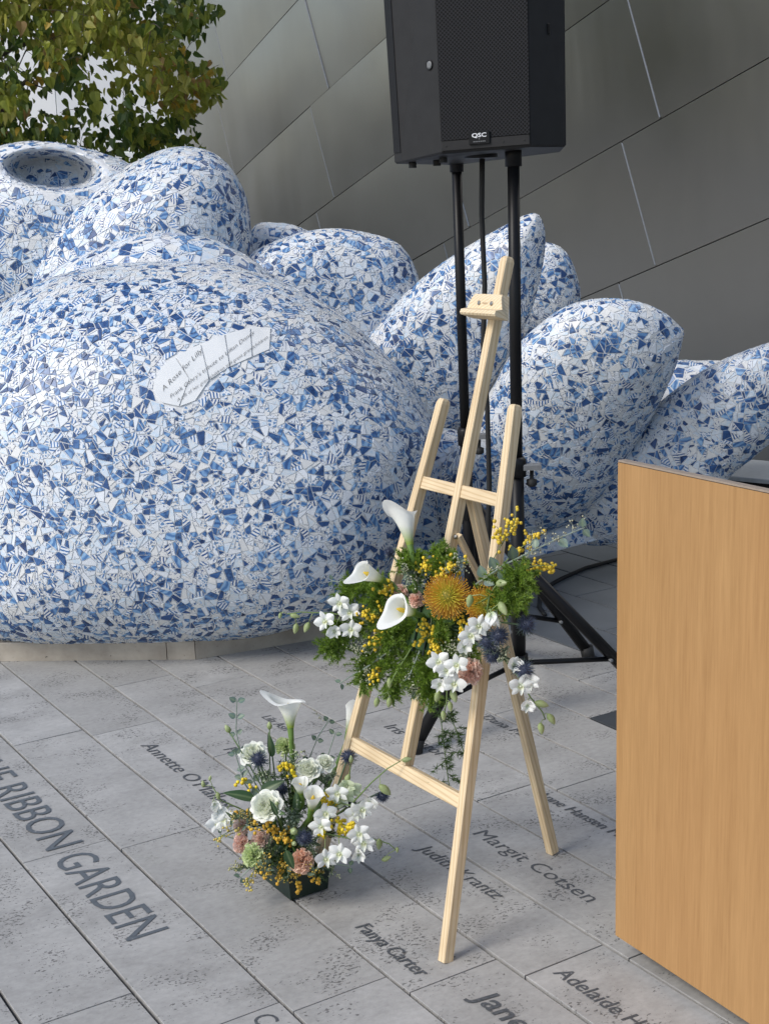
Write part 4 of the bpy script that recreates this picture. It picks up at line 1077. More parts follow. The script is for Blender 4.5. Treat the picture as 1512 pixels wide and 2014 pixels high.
def fern(label, base, tip, rad, n, col=G_FERN, needle=.011, whorl=0, grp='feathery green asparagus fern plumes', bow=None):
    t_ = thing('fern_plume', label, 'fern', tuple(base), grp); m = MB(); pts = bez(base, tip, bow or Vector((0, 0, .02)), 8); tube(m, pts, .0011, (.09, .15, .03), 5)
    nd = MB()
    def blade(p_, d, L, k, w_=.0009):
        x_, y_, z_ = frame(d); s_ = x_ * math.cos(1) + y_ * math.sin(1); nd.add([p_ - s_ * w_, p_ + s_ * w_, p_ + d * L], [(0, 1, 2)], [tuple(q * .6 for q in k)] * 2 + [k])
    def at(s_):
        q_ = s_ * 8; i = min(7, int(q_)); return pts[i].lerp(pts[i + 1], q_ - i), (pts[i + 1] - pts[i]).normalized()
    if whorl:
        for w_ in range(whorl):
            p_, d = at((w_ + .6) / whorl); br = Vector((R.gauss(0, 1), R.gauss(0, .6), R.gauss(0, .5))).normalized(); q_ = p_ + br * rad * R.uniform(.2, 1.0); tube(m, [p_, q_], .0006, (.09, .15, .03), 4)
            for i in range(n // whorl):
                dd = Vector((R.gauss(0, 1), R.gauss(0, 1), R.gauss(0, .8))).normalized(); blade(p_.lerp(q_, R.choice((.35, .7, 1))), dd, needle * R.uniform(.6, 1.1), jit(lerp(col, (.05, .11, .03), R.random()), .25), .0010)
    else:
        nb_ = 44
        for b_ in range(nb_):
            s_ = .2 + .8 * b_ / nb_; p_, d = at(s_); br = (Vector((R.gauss(0, 1), R.gauss(0, .8), R.gauss(0, 1))).normalized() + d * .7).normalized(); LL = rad * (1.15 - .55 * s_) * R.uniform(.7, 1.25); q_ = p_ + br * LL
            tube(m, [p_, q_], .0004, (.09, .15, .03), 3, False)
            for i in range(n // nb_):
                f = R.random(); dd = (br * .7 + Vector((R.gauss(0, .6), R.gauss(0, .6), R.gauss(0, .6)))).normalized(); blade(p_.lerp(q_, f), dd, needle * R.uniform(.6, 1.15), jit(lerp(col, (.14, .27, .035), R.random() ** 1.3), .25))
    m.build('stem', M_STEM, t_); nd.build('needles', M_FERN, t_, kind='stuff'); return t_
def filler(label, base, tip, spread, n, col=(.42, .44, .30), scol=(.16, .21, .13), r=.0020, grp='tiny pale bud fillers', leafy=.22, lcol=(.13, .18, .15)):
    t_ = thing('filler_sprig', label, 'filler sprig', tuple(base), grp); m = MB(); tube(m, bez(base, tip, Vector((0, 0, .01)), 5), .0010, scol, 4); bl = MB(); lf = MB()
    for i in range(n // 6):
        s_ = R.uniform(.35, 1); p_ = base.lerp(tip, s_) + Vector((0, 0, .01 * s_ * (1 - s_) * 2)); sd = Vector((R.gauss(0, 1), R.gauss(0, .8), R.gauss(.2, 1))).normalized(); q_ = p_ + sd * spread * R.uniform(.5, 1.1); tube(m, [p_, q_], .0005, scol, 3, False)
        for j in range(6):
            c = p_.lerp(q_, .35 + .13 * j) + Vector((R.gauss(0, .004), R.gauss(0, .004), R.gauss(0, .004))); ball(bl, c, r * R.uniform(.7, 1.25), jit(col, .2), 5, 4)
        if R.random() < leafy: leaf_mb(lf, p_, sd + Vector((R.gauss(0, .5), R.gauss(0, .5), R.gauss(0, .5))), Vector((0, -1, .6)), R.uniform(.015, .03), R.uniform(.006, .011), lcol, .2, .2, .5, 4, 2)
    m.build('stem', M_STEM, t_); bl.build('tiny_buds', M_STEM, t_, True, kind='stuff')
    if lf.f: lf.build('leaflets', M_LEAF, t_, kind='stuff')
    return t_
def broad_leaf(label, base, a, d, nrm, L, wd, col=(.045, .10, .035)):
    t_ = thing('broad_leaf', label, 'leaf', tuple(base), 'broad dark leaves'); m = MB(); leaf_mb(m, a, d, nrm, L, wd, col, .12, .18, 1.0, 9, 6); m.build('blade', M_LEAF, t_, True); stem(t_, a, base, .0018, (.07, .13, .04)); return t_
def bud_stem(label, base, top, L, lsz=0.0):
    t_ = thing('flower_bud', label, 'flower bud', tuple(base), 'green lisianthus buds'); d = (top - base).normalized(); stem(t_, base, top, .0016, (.13, .21, .08)); bud_part(t_, top, d, L, L * .62, (.36, .47, .16))
    m = MB()
    for i in range(4): 
        bx, by, bz = frame(d); dd = bx * math.cos(i * 1.57) + by * math.sin(i * 1.57) + d * 1.4; leaf_mb(m, top, dd, d, L * .6, L * .12, (.10, .19, .06), .2, .1, 1, 3, 2)
    if lsz: leaf_mb(m, base.lerp(top, .75), d + Vector((.3, -.3, -.2)), Vector((0, -1, .5)), lsz, lsz * .3, (.07, .15, .05))
    m.build('leaf_cluster', M_LEAF, t_); return t_

# ---- upper arrangement, tied to the easel
def U(px, py, off=.08): return W(px, py, 2.975 - .00118 * (max(690, min(1010, px)) - 845) - off)
FU = U(845, 1225, .035)
foam = thing('flower_foam_cage', 'dark green block of wet foam tied to the easel inside the upper flowers', 'flower foam', tuple(U(845, 1240, .02)))
m = MB(); box(m, U(842, 1225, .032), ES, ET, -EN, .20, .13, .05, cham=.01); m.build('foam_block', M_FOAM, foam)
m = MB()
for k in range(-2, 3): box(m, U(842, 1225, .032) + ES * .04 * k - EN * .028, ES, ET, -EN, .004, .134, .004)
m.build('cage', M_POT, foam)
def near_f(px, py): return U(845 + (px - 845) * .32, 1225 + (py - 1225) * .3, .05)
calla('tall white calla lily rising above the upper flowers beside the left easel rail', U(806, 1072, .10), W(787, 990, 2.905) - W(806, 1075, 2.87), W(735, 995, 2.80) - W(783, 1000, 2.84), .10, .036, U(816, 1165, .07))
calla('white calla lily pointing left out of the top left of the upper flowers', U(750, 1140, .12), W(695, 1120, 2.86) - W(750, 1142, 2.90), W(650, 1148, 2.8) - W(720, 1120, 2.84), .085, .030, near_f(780, 1170))
calla('open white calla lily in the middle of the upper flowers', U(812, 1206, .14), W(755, 1190, 2.775) - W(815, 1206, 2.83), W(735, 1262, 2.76) - W(772, 1190, 2.78), .080, .040, near_f(830, 1215))
protea('big round orange pincushion flower at the heart of the upper flowers', U(880, 1172, .13), W(878, 1165, 2.6) - W(880, 1180, 2.85), .047, FU)
protea('smaller orange pincushion flower half hidden behind a white orchid bloom', U(955, 1190, .08), W(966, 1182, 2.6) - W(950, 1195, 2.85), .040, near_f(930, 1200))
PINK, PINK2 = (.95, .66, .55), (.95, .80, .70)
carnation('pale pink carnation above the middle calla lily', U(787, 1166, .07), U(783, 1160, .3) - U(787, 1170, .1), .018, near_f(800, 1190), PINK, PINK2)
carnation('pink carnation squeezed between the calla lily and the orange pincushion', U(820, 1180, .07), U(820, 1172, .3) - U(822, 1182, .1), .018, near_f(825, 1195), PINK, PINK2)
carnation('pink carnation low in the upper flowers beside the right easel leg', U(925, 1322, .12), U(935, 1330, .3) - U(922, 1318, .1), .027, near_f(900, 1290), PINK, PINK2)
tf = lambda px, py, off, s_=.045, op=1.0, ax=None: (U(px, py, off), ax or Vector((R.uniform(-.4, .3), -1, R.uniform(-.1, .35))), s_ * .62, op)
ub = lambda px, py, off, dx, dy, L=.026: (U(px, py, off), U(px + dx, py + dy, off) - U(px, py, off), L)
orchid_spray('white orchid spray with pale buds reaching far left of the upper flowers', [near_f(720, 1220), U(700, 1212, .12), U(640, 1206, .13), U(592, 1204, .13), U(565, 1208, .13)],
    [tf(668, 1186, .15), tf(688, 1205, .15), tf(640, 1222, .15), tf(658, 1240, .14, .045, .6), tf(690, 1238, .15)],
    [ub(552, 1206, .13, -3, 12, .016), ub(572, 1210, .13, 20, 4, .024), ub(583, 1228, .13, -4, 20, .026), ub(607, 1226, .13, -10, 22, .027)])
orchid_spray('white orchid spray on the right below the orange pincushions', [near_f(930, 1215), U(962, 1175, .12), U(955, 1215, .16), U(935, 1245, .16), U(912, 1262, .15)],
    [tf(965, 1205, .18, .05, .45, Vector((.1, -.5, -.9))), tf(940, 1232, .18), tf(925, 1250, .18), tf(912, 1270, .17, .045, .6)],
    [ub(925, 1172, .16, -6, 34, .030), ub(983, 1186, .16, 14, 26, .032), ub(978, 1148, .14, 34, -3, .030)])
orchid_spray('white orchid spray hanging from the bottom centre of the upper flowers', [near_f(870, 1270), U(875, 1290, .15), U(880, 1335, .16), U(878, 1380, .16), U(872, 1412, .16)],
    [tf(862, 1302, .19), tf(878, 1318, .19, .045, .7), tf(898, 1308, .18), tf(866, 1345, .19, .045, .6), tf(893, 1345, .18)],
    [ub(862, 1362, .17, -6, 24, .028), ub(889, 1358, .17, 8, 26, .030), ub(884, 1382, .17, 3, 20, .022), ub(871, 1400, .17, 2, 24, .022)])
orchid_spray('pair of pale orchid buds drooping between the left rail and mast of the easel', [near_f(790, 1290), U(775, 1330, .13), U(762, 1362, .13), U(745, 1368, .13)], [],
    [ub(742, 1374, .13, -5, 24, .026), ub(766, 1374, .13, -3, 24, .026), ub(766, 1335, .13, 0, 22, .026)])
orchid_spray('white orchid spray trailing down right of the upper flowers over the rear easel leg', [near_f(960, 1270), U(990, 1295, .10), U(1022, 1335, .11), U(1043, 1372, .12), U(1066, 1400, .12), U(1072, 1415, .12)],
    [tf(1008, 1308, .12, .045, .6), tf(1022, 1350, .14), tf(1040, 1340, .13, .045, .8), tf(1036, 1386, .14, .04, .6)],
    [ub(1054, 1382, .13, 14, 4, .030), ub(1078, 1406, .13, 12, 18, .028), ub(1062, 1424, .13, 4, 22, .026)])
for lb_, px, py, ax_, ay_, r_, o_ in (('spiky blue thistle at the far right of the upper flowers against the black pole', 1036, 1228, 1050, 1222, .021, .10), ('spiky blue thistle low at the right edge of the upper flowers', 1030, 1318, 1034, 1330, .021, .13),
    ('dark blue thistle just under the hanging white orchid bloom', 960, 1262, 955, 1250, .023, .15), ('dark blue thistle tucked right of the white orchids', 982, 1250, 1000, 1240, .021, .14), ('shadowed blue thistle lowest of the dark cluster', 968, 1290, 965, 1300, .019, .13),
    ('small thistle silhouetted by the left easel rail', 766, 1086, 756, 1075, .013, .03)):
    thistle(lb_, U(px, py, o_), U(ax_, ay_, o_ + .02) - U(px, py, o_), r_ * 1.15, near_f(px, py))
MU = [('yellow mimosa sprig hugging the right easel rail', 960, 1120, 1012, 1035, .028, 42), ('yellow mimosa sprig leaning out past the black pole', 970, 1130, 1060, 1052, .026, 36), ('yellow mimosa sprig drooping over the tripod legs', 980, 1130, 1088, 1112, .026, 44),
      ('yellow mimosa sprig under the big pincushion flower', 850, 1200, 845, 1262, .03, 50), ('bright yellow mimosa cluster beside the hanging orchids', 850, 1230, 866, 1282, .02, 36), ('yellow mimosa sprig left of the middle calla lily', 790, 1200, 722, 1215, .028, 46),
      ('yellow mimosa sprig low on the left flank of the upper flowers', 790, 1250, 730, 1262, .028, 40), ('yellow mimosa sprig above the pincushion flower', 850, 1150, 888, 1112, .03, 40), ('yellow mimosa sprig behind the tall calla stem', 820, 1150, 842, 1108, .02, 24),
      ('yellow mimosa sprig at the left top near the pink carnation', 790, 1170, 752, 1160, .024, 26), ('yellow mimosa tuft by the white orchids at right', 900, 1220, 912, 1240, .018, 22), ('yellow mimosa bits at the bottom left by the easel rail', 770, 1290, 724, 1335, .02, 20)]
for i, (lb_, x0, y0, x1, y1, sp_, n_) in enumerate(MU): mimosa(lb_, U(x0, y0, .07), U(x1, y1, .12 if x1 < 1000 else .07), sp_, int(n_ * 1.35), .0040, (.88, .66, .035) if i not in (0, 1, 2) else (.86, .66, .05))
eucalyptus('long eucalyptus branch with seed buds stretching right past the black pole', [U(935, 1150, .07), U(990, 1112, .09), U(1050, 1082, .09), U(1100, 1058, .09), U(1151, 1037, .09)], 6, .030, berries=12, tipscale=.75)
eucalyptus('short eucalyptus sprig by the left edge of the upper flowers', [near_f(740, 1300), U(722, 1312, .10), U(690, 1330, .10), U(668, 1345, .09)], 4, .024)
eucalyptus('eucalyptus leaves at the top left behind the left pointing calla', [near_f(750, 1170), U(700, 1150, .08), U(650, 1142, .08)], 4, .022)
eucalyptus('eucalyptus sprig low in the middle of the upper flowers', [near_f(820, 1310), U(805, 1330, .13), U(790, 1345, .13)], 3, .024)
FE = [('left', 800, 1215, 650, 1262, .045, 900), ('upper left', 790, 1180, 684, 1158, .045, 850), ('lower left', 800, 1250, 712, 1300, .05, 900), ('lower centre', 830, 1250, 782, 1325, .05, 900), ('centre', 850, 1230, 770, 1250, .05, 800), ('right', 930, 1170, 1045, 1140, .05, 900),
      ('top by the tall calla stem', 820, 1170, 822, 1092, .035, 600), ('top centre', 850, 1170, 900, 1100, .04, 650), ('bottom', 850, 1290, 838, 1362, .045, 800), ('bottom right', 880, 1280, 925, 1290, .04, 600), ('far right', 960, 1190, 1020, 1190, .045, 750), ('far lower left', 790, 1270, 735, 1345, .045, 800), ('behind the middle calla', 820, 1200, 740, 1195, .04, 700)]
for nm, x0, y0, x1, y1, rd_, n_ in FE: fern('feathery green fern plume at the ' + nm + ' of the upper flowers', U(x0, y0, .05), U(x1, y1, .09), rd_, n_ * 5)
FE2 = [('fanning out lowest left', 690, 1280, 640, 1278, .05), ('under the left orchids', 700, 1240, 655, 1240, .05), ('below the left pointing calla', 740, 1170, 668, 1172, .05), ('over the left easel rail', 720, 1300, 715, 1345, .05), ('dipping between rail and mast', 780, 1310, 770, 1368, .05), ('in front of the mast', 820, 1300, 815, 1345, .055), ('under the middle calla', 780, 1240, 765, 1262, .055),
       ('beneath the pincushion flower', 860, 1230, 868, 1252, .05), ('right beside the hanging orchids', 860, 1300, 845, 1330, .05), ('at the far right by the black pole', 985, 1170, 1030, 1130, .05), ('right of the smaller pincushion', 990, 1190, 1015, 1175, .05), ('sprouting up behind the mimosa', 870, 1130, 860, 1085, .035), ('at the foot of the tall calla', 815, 1150, 800, 1100, .04), ('between left orchids and carnations', 760, 1190, 735, 1180, .05), ('low centre right', 840, 1330, 850, 1380, .045)]
for nm, x0, y0, x1, y1, rd_ in FE2: fern('fluffy green fern plume ' + nm, U(x0, y0, .06), U(x1, y1, .11), rd_, 3600)
fern('long wispy fern trail hanging down beside the right easel leg', U(858, 1340, .10), U(884, 1556, .08), .040, 1100, (.10, .19, .04), .018, 26, bow=Vector((0, 0, -.005)))
fern('short fern tuft lying over the right easel leg', U(880, 1400, .09), U(918, 1500, .07), .030, 320, (.08, .14, .03), .017, 9)
FI = [('above the pincushion flower', 850, 1170, 905, 1105, .035, 130), ('beside the tall calla stem', 840, 1180, 800, 1120, .035, 110), ('in the lower left of the upper flowers', 800, 1270, 702, 1282, .04, 150), ('at the bottom of the upper flowers', 840, 1300, 812, 1372, .04, 170), ('along the lower right orchids', 880, 1280, 925, 1290, .04, 150),
      ('beside the left rail at the bottom', 770, 1310, 708, 1345, .035, 90), ('left behind the orchids', 760, 1240, 700, 1250, .04, 130), ('between the thistles at right', 930, 1240, 985, 1215, .03, 80), ('near the low right thistle', 950, 1280, 1000, 1300, .03, 80)]
for nm, x0, y0, x1, y1, sp_, n_ in FI: filler('sprig of tiny pale buds ' + nm, U(x0, y0, .06), U(x1, y1, .12), sp_, n_)

# ---- lower arrangement in its green pot on the paving
POT = uv(2.700, -1.412)
pot = thing('flower_pot', 'small dark green rectangular plastic pot on the paving holding the lower flowers', 'flower pot', tuple(POT))
m = MB(); A_, B_ = GA, GB
def ringp(hu, hv, z): return [POT + GA * a * hu + GB * b * hv + Vector((0, 0, z)) for a, b in ((-1, -1), (1, -1), (1, 1), (-1, 1))]
rs = [ringp(.084, .044, 0), ringp(.090, .050, .003), ringp(.094, .055, .058), ringp(.098, .058, .059), ringp(.098, .058, .065), ringp(.091, .052, .065), ringp(.086, .047, .02)]
vs = sum(rs, []); m.add(vs, [(k * 4 + j, k * 4 + (j + 1) % 4, k * 4 + (j + 1) % 4 + 4, k * 4 + j + 4) for k in range(6) for j in range(4)] + [(3, 2, 1, 0), (24, 25, 26, 27)]); m.build('tray', M_POT, pot)
m = MB(); prism(m, ringp(.084, .045, .021), (0, 0, 1), .065, cham=.01); m.build('wet_foam', M_FOAM, pot)
PY = POT.y
def Lo(px, py, dy=0.0): return W(px, py, PY - dy)
FL = POT + Vector((0, 0, .10))
def nl(px, py): return FL + Vector(((px - 575) * .00016, 0, 0)) + GA * R.uniform(-.04, .04) + GB * R.uniform(-.03, .03)
calla('tallest white calla lily standing above the pot on the paving', Lo(571, 1432, -.02), Lo(567, 1376, -.036) - Lo(572, 1432, -.02), Lo(505, 1378, -.05) - Lo(570, 1372, -.02), .094, .052, nl(575, 1560))
calla('white calla lily half hidden behind the left easel leg', W(685, 1442, 3.2), W(701, 1372, 3.2) - W(685, 1442, 3.2), Vector((-.2, -1, .3)), .09, .026, nl(640, 1540), .3)
calla('white calla lily facing front in the middle of the pot', Lo(612, 1592, .12), Lo(622, 1525, .16) - Lo(611, 1592, .12), Lo(650, 1525, .22) - Lo(620, 1535, .14), .070, .027, nl(600, 1640))
calla('little white calla lily just left of the front facing one', Lo(592, 1560, .09), Lo(588, 1530, .10) - Lo(592, 1562, .09), Lo(572, 1532, .14) - Lo(590, 1540, .1), .042, .020, nl(590, 1600), .2)
rose('large creamy rose on the left of the pot', Lo(522, 1585, .14), Vector((-.25, -.75, .65)), .034, nl(540, 1640))
rose('creamy rose at the back left beside the blue thistle', Lo(497, 1480, .0), Vector((-.1, -.5, .85)), .030, nl(530, 1600))
rose('creamy rose at the back behind the front facing calla', Lo(606, 1512, .04), Vector((.0, -.6, .75)), .026, nl(600, 1600))
rose('half hidden greenish rose at the right near the easel leg', Lo(640, 1500, .02), Vector((.2, -.6, .7)), .021, nl(630, 1600))
PE, PE2 = (.95, .62, .46), (.95, .75, .60)
carnation('peach carnation low on the front of the pot', Lo(593, 1697, .17), Vector((.15, -.9, .25)), .026, FL, PE, PE2)
carnation('pale pink carnation at the lower left of the pot', Lo(472, 1662, .11), Vector((-.5, -.8, .2)), .022, FL, (.93, .66, .56), (.94, .76, .68))
carnation('pale pink carnation behind the pale green one', Lo(512, 1650, .10), Vector((-.1, -.8, .5)), .022, FL, (.93, .72, .62), (.94, .80, .72))
carnation('pale pink carnation at the far left under the small orchids', Lo(472, 1625, .07), Vector((-.4, -.8, .4)), .020, FL, (.93, .75, .66), (.94, .84, .76))
carnation('pale green carnation low on the left of the pot', Lo(495, 1686, .15), Vector((-.3, -.9, .2)), .026, FL, (.68, .78, .40), (.78, .85, .55))
carnation('greenish hydrangea like bloom at the back of the pot', Lo(560, 1465, -.03), Vector((0, -.6, .8)), .022, nl(560, 1560), (.60, .70, .34), (.74, .80, .5))
for lb_, px, py, ax_, r_, o_ in (('blue thistle in front of the back left creamy rose', 508, 1493, Vector((.0, -.7, .8)), .023, .06), ('blue thistle peeping between rose and calla stem', 553, 1552, Vector((.1, -.7, .7)), .020, .04), ('blue thistle on the front of the pot under a green bud', 599, 1648, Vector((.1, -1, .2)), .022, .15),
    ('dark thistle right against the left easel leg', 684, 1488, Vector((.2, -.6, .8)), .020, .06), ('dark thistle sticking out farthest right beneath a bud', 752, 1566, Vector((.3, -.5, -.6)), .019, .06), ('dark thistle hidden among the right orchids', 688, 1582, Vector((.3, -.8, .3)), .017, .08)):
    thistle(lb_, Lo(px, py, o_), ax_, r_ * 1.05, nl(px, py), 'spiky blue thistles in the pot')
lf = lambda px, py, off, s_=.046, op=1.0, ax=None: (Lo(px, py, off), ax or Vector((R.uniform(-.3, .4), -1, R.uniform(-.1, .4))), s_ * .64, op)
lbd = lambda px, py, off, dx, dy, L=.026: (Lo(px, py, off), Lo(px + dx, py + dy, off) - Lo(px, py, off), L)
orchid_spray('white orchid spray spilling right over the pot rim', [nl(610, 1640), Lo(640, 1640, .14), Lo(690, 1650, .15), Lo(730, 1650, .14), Lo(765, 1660, .14), Lo(778, 1672, .14)],
    [lf(640, 1600, .14), lf(632, 1625, .15), lf(706, 1640, .17), lf(716, 1658, .16), lf(668, 1680, .18), lf(640, 1690, .18), lf(705, 1678, .16, .05, .5)], [lbd(746, 1652, .14, -2, 26, .028), lbd(752, 1692, .14, 22, -8, .024), lbd(781, 1668, .14, 0, 16, .014)], 'white orchid sprays of the pot')
orchid_spray('white orchid blooms at right of the pot above the mimosa', [nl(630, 1600), Lo(670, 1580, .10), Lo(710, 1590, .11), Lo(720, 1605, .11)], [lf(712, 1592, .13), lf(700, 1600, .12), lf(725, 1578, .10, .045, .7), lf(664, 1560, .10)], [], 'white orchid sprays of the pot')
orchid_spray('greenish orchid spray climbing past the left easel leg', [nl(630, 1580), Lo(680, 1560, .07), Lo(688, 1520, .06), Lo(690, 1495, .06)], [lf(682, 1545, .08, .045, .7), lf(690, 1555, .08), lf(678, 1570, .09)], [lbd(690, 1500, .07, 0, -18, .02), lbd(686, 1525, .08, -8, 22, .026)], 'white orchid sprays of the pot', (.66, .74, .52))
orchid_spray('thin arching stem with two fat buds reaching right across the easel crossbar', [nl(640, 1620), Lo(695, 1578, .10), Lo(730, 1540, .12), Lo(762, 1512, .13), Lo(788, 1497, .13)], [], [lbd(792, 1496, .13, 20, -4, .024), lbd(748, 1546, .14, 18, 16, .036)], 'white orchid sprays of the pot')
orchid_spray('small white orchid spray at the far left of the pot', [nl(530, 1610), Lo(470, 1590, .06), Lo(435, 1575, .06), Lo(418, 1548, .06)], [lf(430, 1592, .08, .045, .6), lf(440, 1612, .09), lf(428, 1618, .09), lf(420, 1580, .08, .04, .5)], [lbd(400, 1548, .06, -2, -14, .018), lbd(428, 1560, .07, 2, 18, .02), lbd(412, 1535, .06, 3, -12, .014)], 'white orchid sprays of the pot')
ML = [('bright yellow mimosa cluster among the right orchids', 620, 1610, 640, 1640, .020, 40, 1), ('bright yellow mimosa spray pointing right', 640, 1620, 690, 1628, .018, 44, 1), ('yellow mimosa tuft above the right mimosas', 620, 1590, 660, 1578, .022, 36, 1), ('ochre mimosa on the left flank of the pot', 540, 1640, 470, 1600, .026, 46, 0), ('ochre mimosa beneath the large creamy rose', 560, 1640, 512, 1628, .025, 40, 0),
      ('ochre mimosa falling over the front pot rim', 570, 1670, 545, 1716, .024, 50, 0), ('ochre mimosa at the right front corner of the pot', 600, 1680, 632, 1738, .022, 40, 0), ('ochre mimosa drooping low at front centre', 575, 1690, 588, 1752, .012, 20, 0), ('yellow mimosa drooping at the left front over the paving', 530, 1680, 482, 1740, .025, 40, 2), ('yellow mimosa bits behind the tall calla stem', 580, 1560, 562, 1500, .018, 26, 1), ('small yellow mimosa bit at left above the dark leaf', 540, 1590, 468, 1530, .012, 10, 1), ('pale mimosa strands hanging at the far left', 500, 1620, 428, 1650, .02, 24, 2), ('ochre mimosa in the shadowed centre', 570, 1620, 556, 1650, .025, 44, 0)]
for lb_, x0, y0, x1, y1, sp_, n_, k in ML: mimosa(lb_, Lo(x0, y0, .06), Lo(x1, y1, .15 if y1 > 1600 else .04), sp_, n_, (.0040, .0048, .0030)[k], ((.80, .50, .04), (.92, .74, .03), (.72, .60, .14))[k], 'yellow mimosa sprigs of the pot', .3)
eucalyptus('upright eucalyptus sprig at the back left of the pot', [nl(520, 1600), Lo(478, 1500, -.02), Lo(464, 1440, -.03), Lo(466, 1375, -.03)], 9, .024, grp='eucalyptus sprigs of the pot', tipscale=.7)
eucalyptus('rounded eucalyptus leaves low at the left of the upright sprig', [nl(520, 1610), Lo(480, 1540, .02), Lo(462, 1480, .01)], 5, .026, grp='eucalyptus sprigs of the pot')
eucalyptus('airy eucalyptus sprig at the back right of the tall calla', [nl(600, 1580), Lo(605, 1500, -.04), Lo(625, 1450, -.05), Lo(648, 1415, -.05)], 6, .021, (.08, .14, .10), 'eucalyptus sprigs of the pot', 3)
eucalyptus('eucalyptus sprig behind the easel leg with dark round leaves', [nl(630, 1570), Lo(640, 1500, -.03), Lo(660, 1440, -.04)], 5, .022, (.07, .13, .09), 'eucalyptus sprigs of the pot')
eucalyptus('grey eucalyptus leaves spilling over the left front of the pot', [nl(540, 1660), Lo(490, 1710, .13), Lo(472, 1728, .13)], 4, .026, grp='eucalyptus sprigs of the pot')
eucalyptus('grey eucalyptus leaves under the right orchids', [nl(610, 1650), Lo(660, 1700, .12), Lo(690, 1705, .11)], 4, .026, (.07, .12, .09), 'eucalyptus sprigs of the pot')
eucalyptus('dusky leaf cluster over the pink carnations at left', [nl(540, 1640), Lo(500, 1630, .13), Lo(482, 1622, .13)], 3, .03, (.06, .10, .08), 'eucalyptus sprigs of the pot', rnd=.4)
eucalyptus('blue grey leaves sticking out at the far left', [nl(530, 1640), Lo(460, 1650, .08), Lo(432, 1642, .08)], 3, .028, grp='eucalyptus sprigs of the pot', rnd=.5)
for nm, x0, y0, x1, y1 in (('over the front left side of the pot', 545, 1690, 520, 1712), ('over the front corner of the pot', 575, 1695, 566, 1728), ('over the right side of the pot', 605, 1690, 618, 1722)):
    fern('dark green sprig hanging ' + nm, Lo(x0, y0, .10), Lo(x1, y1, .17), .035, 700, (.08, .14, .04), .012, 26, 'dark foliage of the pot')
    filler('sprig of ochre buds ' + nm, Lo(x0, y0, .12), Lo(x1, y1, .18), .03, 90, (.62, .44, .08), grp='tiny bud fillers of the pot', leafy=.8, lcol=(.10, .16, .12))
broad_leaf('broad dark leaf pointing left beside the large creamy rose', nl(540, 1600), Lo(502, 1572, .10), Lo(435, 1556, .12) - Lo(502, 1575, .1), Vector((0, -.6, .8)), .075, .030)
broad_leaf('broad dark leaf curving right above the large creamy rose', nl(550, 1600), Lo(512, 1558, .07), Lo(575, 1525, .08) - Lo(512, 1558, .07), Vector((0, -.8, .6)), .062, .030)
broad_leaf('narrow upright leaf at the back of the pot below a bud', nl(545, 1560), Lo(536, 1490, -.02), Lo(530, 1432, -.02) - Lo(538, 1490, -.02), Vector((.3, -1, .2)), .060, .020)
broad_leaf('dark upright leaf between the two middle calla lilies', nl(580, 1640), Lo(585, 1600, .10), Lo(580, 1545, .10) - Lo(586, 1600, .1), Vector((-.3, -1, .2)), .055, .020)
broad_leaf('green leaf in front of the large creamy rose', nl(550, 1650), Lo(545, 1605, .19), Lo(530, 1570, .19) - Lo(545, 1605, .19), Vector((.4, -1, .2)), .04, .014)
broad_leaf('dark leaf low at the front beside the peach carnation', nl(570, 1670), Lo(562, 1672, .19), Lo(580, 1722, .19) - Lo(562, 1672, .19), Vector((-.1, -1, .3)), .055, .024)
bud_stem('green bud on the leftmost tall stem', nl(510, 1580), Lo(451, 1440, .0), .022)
bud_stem('green bud on the stem behind the tall calla', nl(545, 1560), Lo(530, 1434, -.02), .020)
bud_stem('round green bud on the front of the pot', nl(570, 1680), Lo(577, 1636, .19), .027)
bud_stem('small green bud in front of the large creamy rose', nl(550, 1650), Lo(545, 1582, .20), .015, .04)
bud_stem('curled green bud above the peach carnation', nl(560, 1690), Lo(578, 1660, .20), .019)
FL2 = [('at the back around the tall calla stem', 570, 1560, 585, 1478, .04, 120, (.50, .56, .34)), ('over the left front of the pot', 530, 1680, 470, 1715, .035, 110, (.50, .48, .22)), ('at the right front of the pot', 610, 1680, 655, 1712, .035, 100, (.40, .44, .28)), ('in the shadowed middle of the pot', 570, 1600, 580, 1612, .04, 130, (.28, .34, .24)), ('right behind the front facing calla', 620, 1560, 645, 1530, .035, 110, (.48, .54, .38)), ('at the left below the dark leaf', 520, 1620, 450, 1612, .035, 100, (.46, .40, .14)), ('front left low near the pale green carnation', 540, 1670, 528, 1668, .03, 90, (.34, .38, .22)), ('front right near the thistle', 600, 1640, 615, 1672, .03, 80, (.36, .42, .3)), ('back left by the rose', 540, 1560, 520, 1520, .03, 80, (.4, .46, .3))]
for nm, x0, y0, x1, y1, sp_, n_, k in FL2: filler('sprig of tiny buds ' + nm, Lo(x0, y0, .05), Lo(x1, y1, .12 if y1 > 1590 else .0), sp_, n_, k, grp='tiny bud fillers of the pot', leafy=.8, lcol=(.07, .12, .07))
for nm, x0, y0, x1, y1, rd_, n_ in (('back', 575, 1590, 560, 1520, .05, 500), ('right', 600, 1630, 660, 1640, .05, 500), ('left', 550, 1630, 490, 1630, .05, 500), ('front', 575, 1650, 580, 1690, .045, 500), ('centre', 575, 1600, 600, 1570, .05, 500)):
    fern('dark green foliage filling the ' + nm + ' of the pot', Lo(x0, y0, .0), Lo(x1, y1, .08), rd_, n_, (.045, .085, .03), .014, 22, 'dark foliage of the pot')
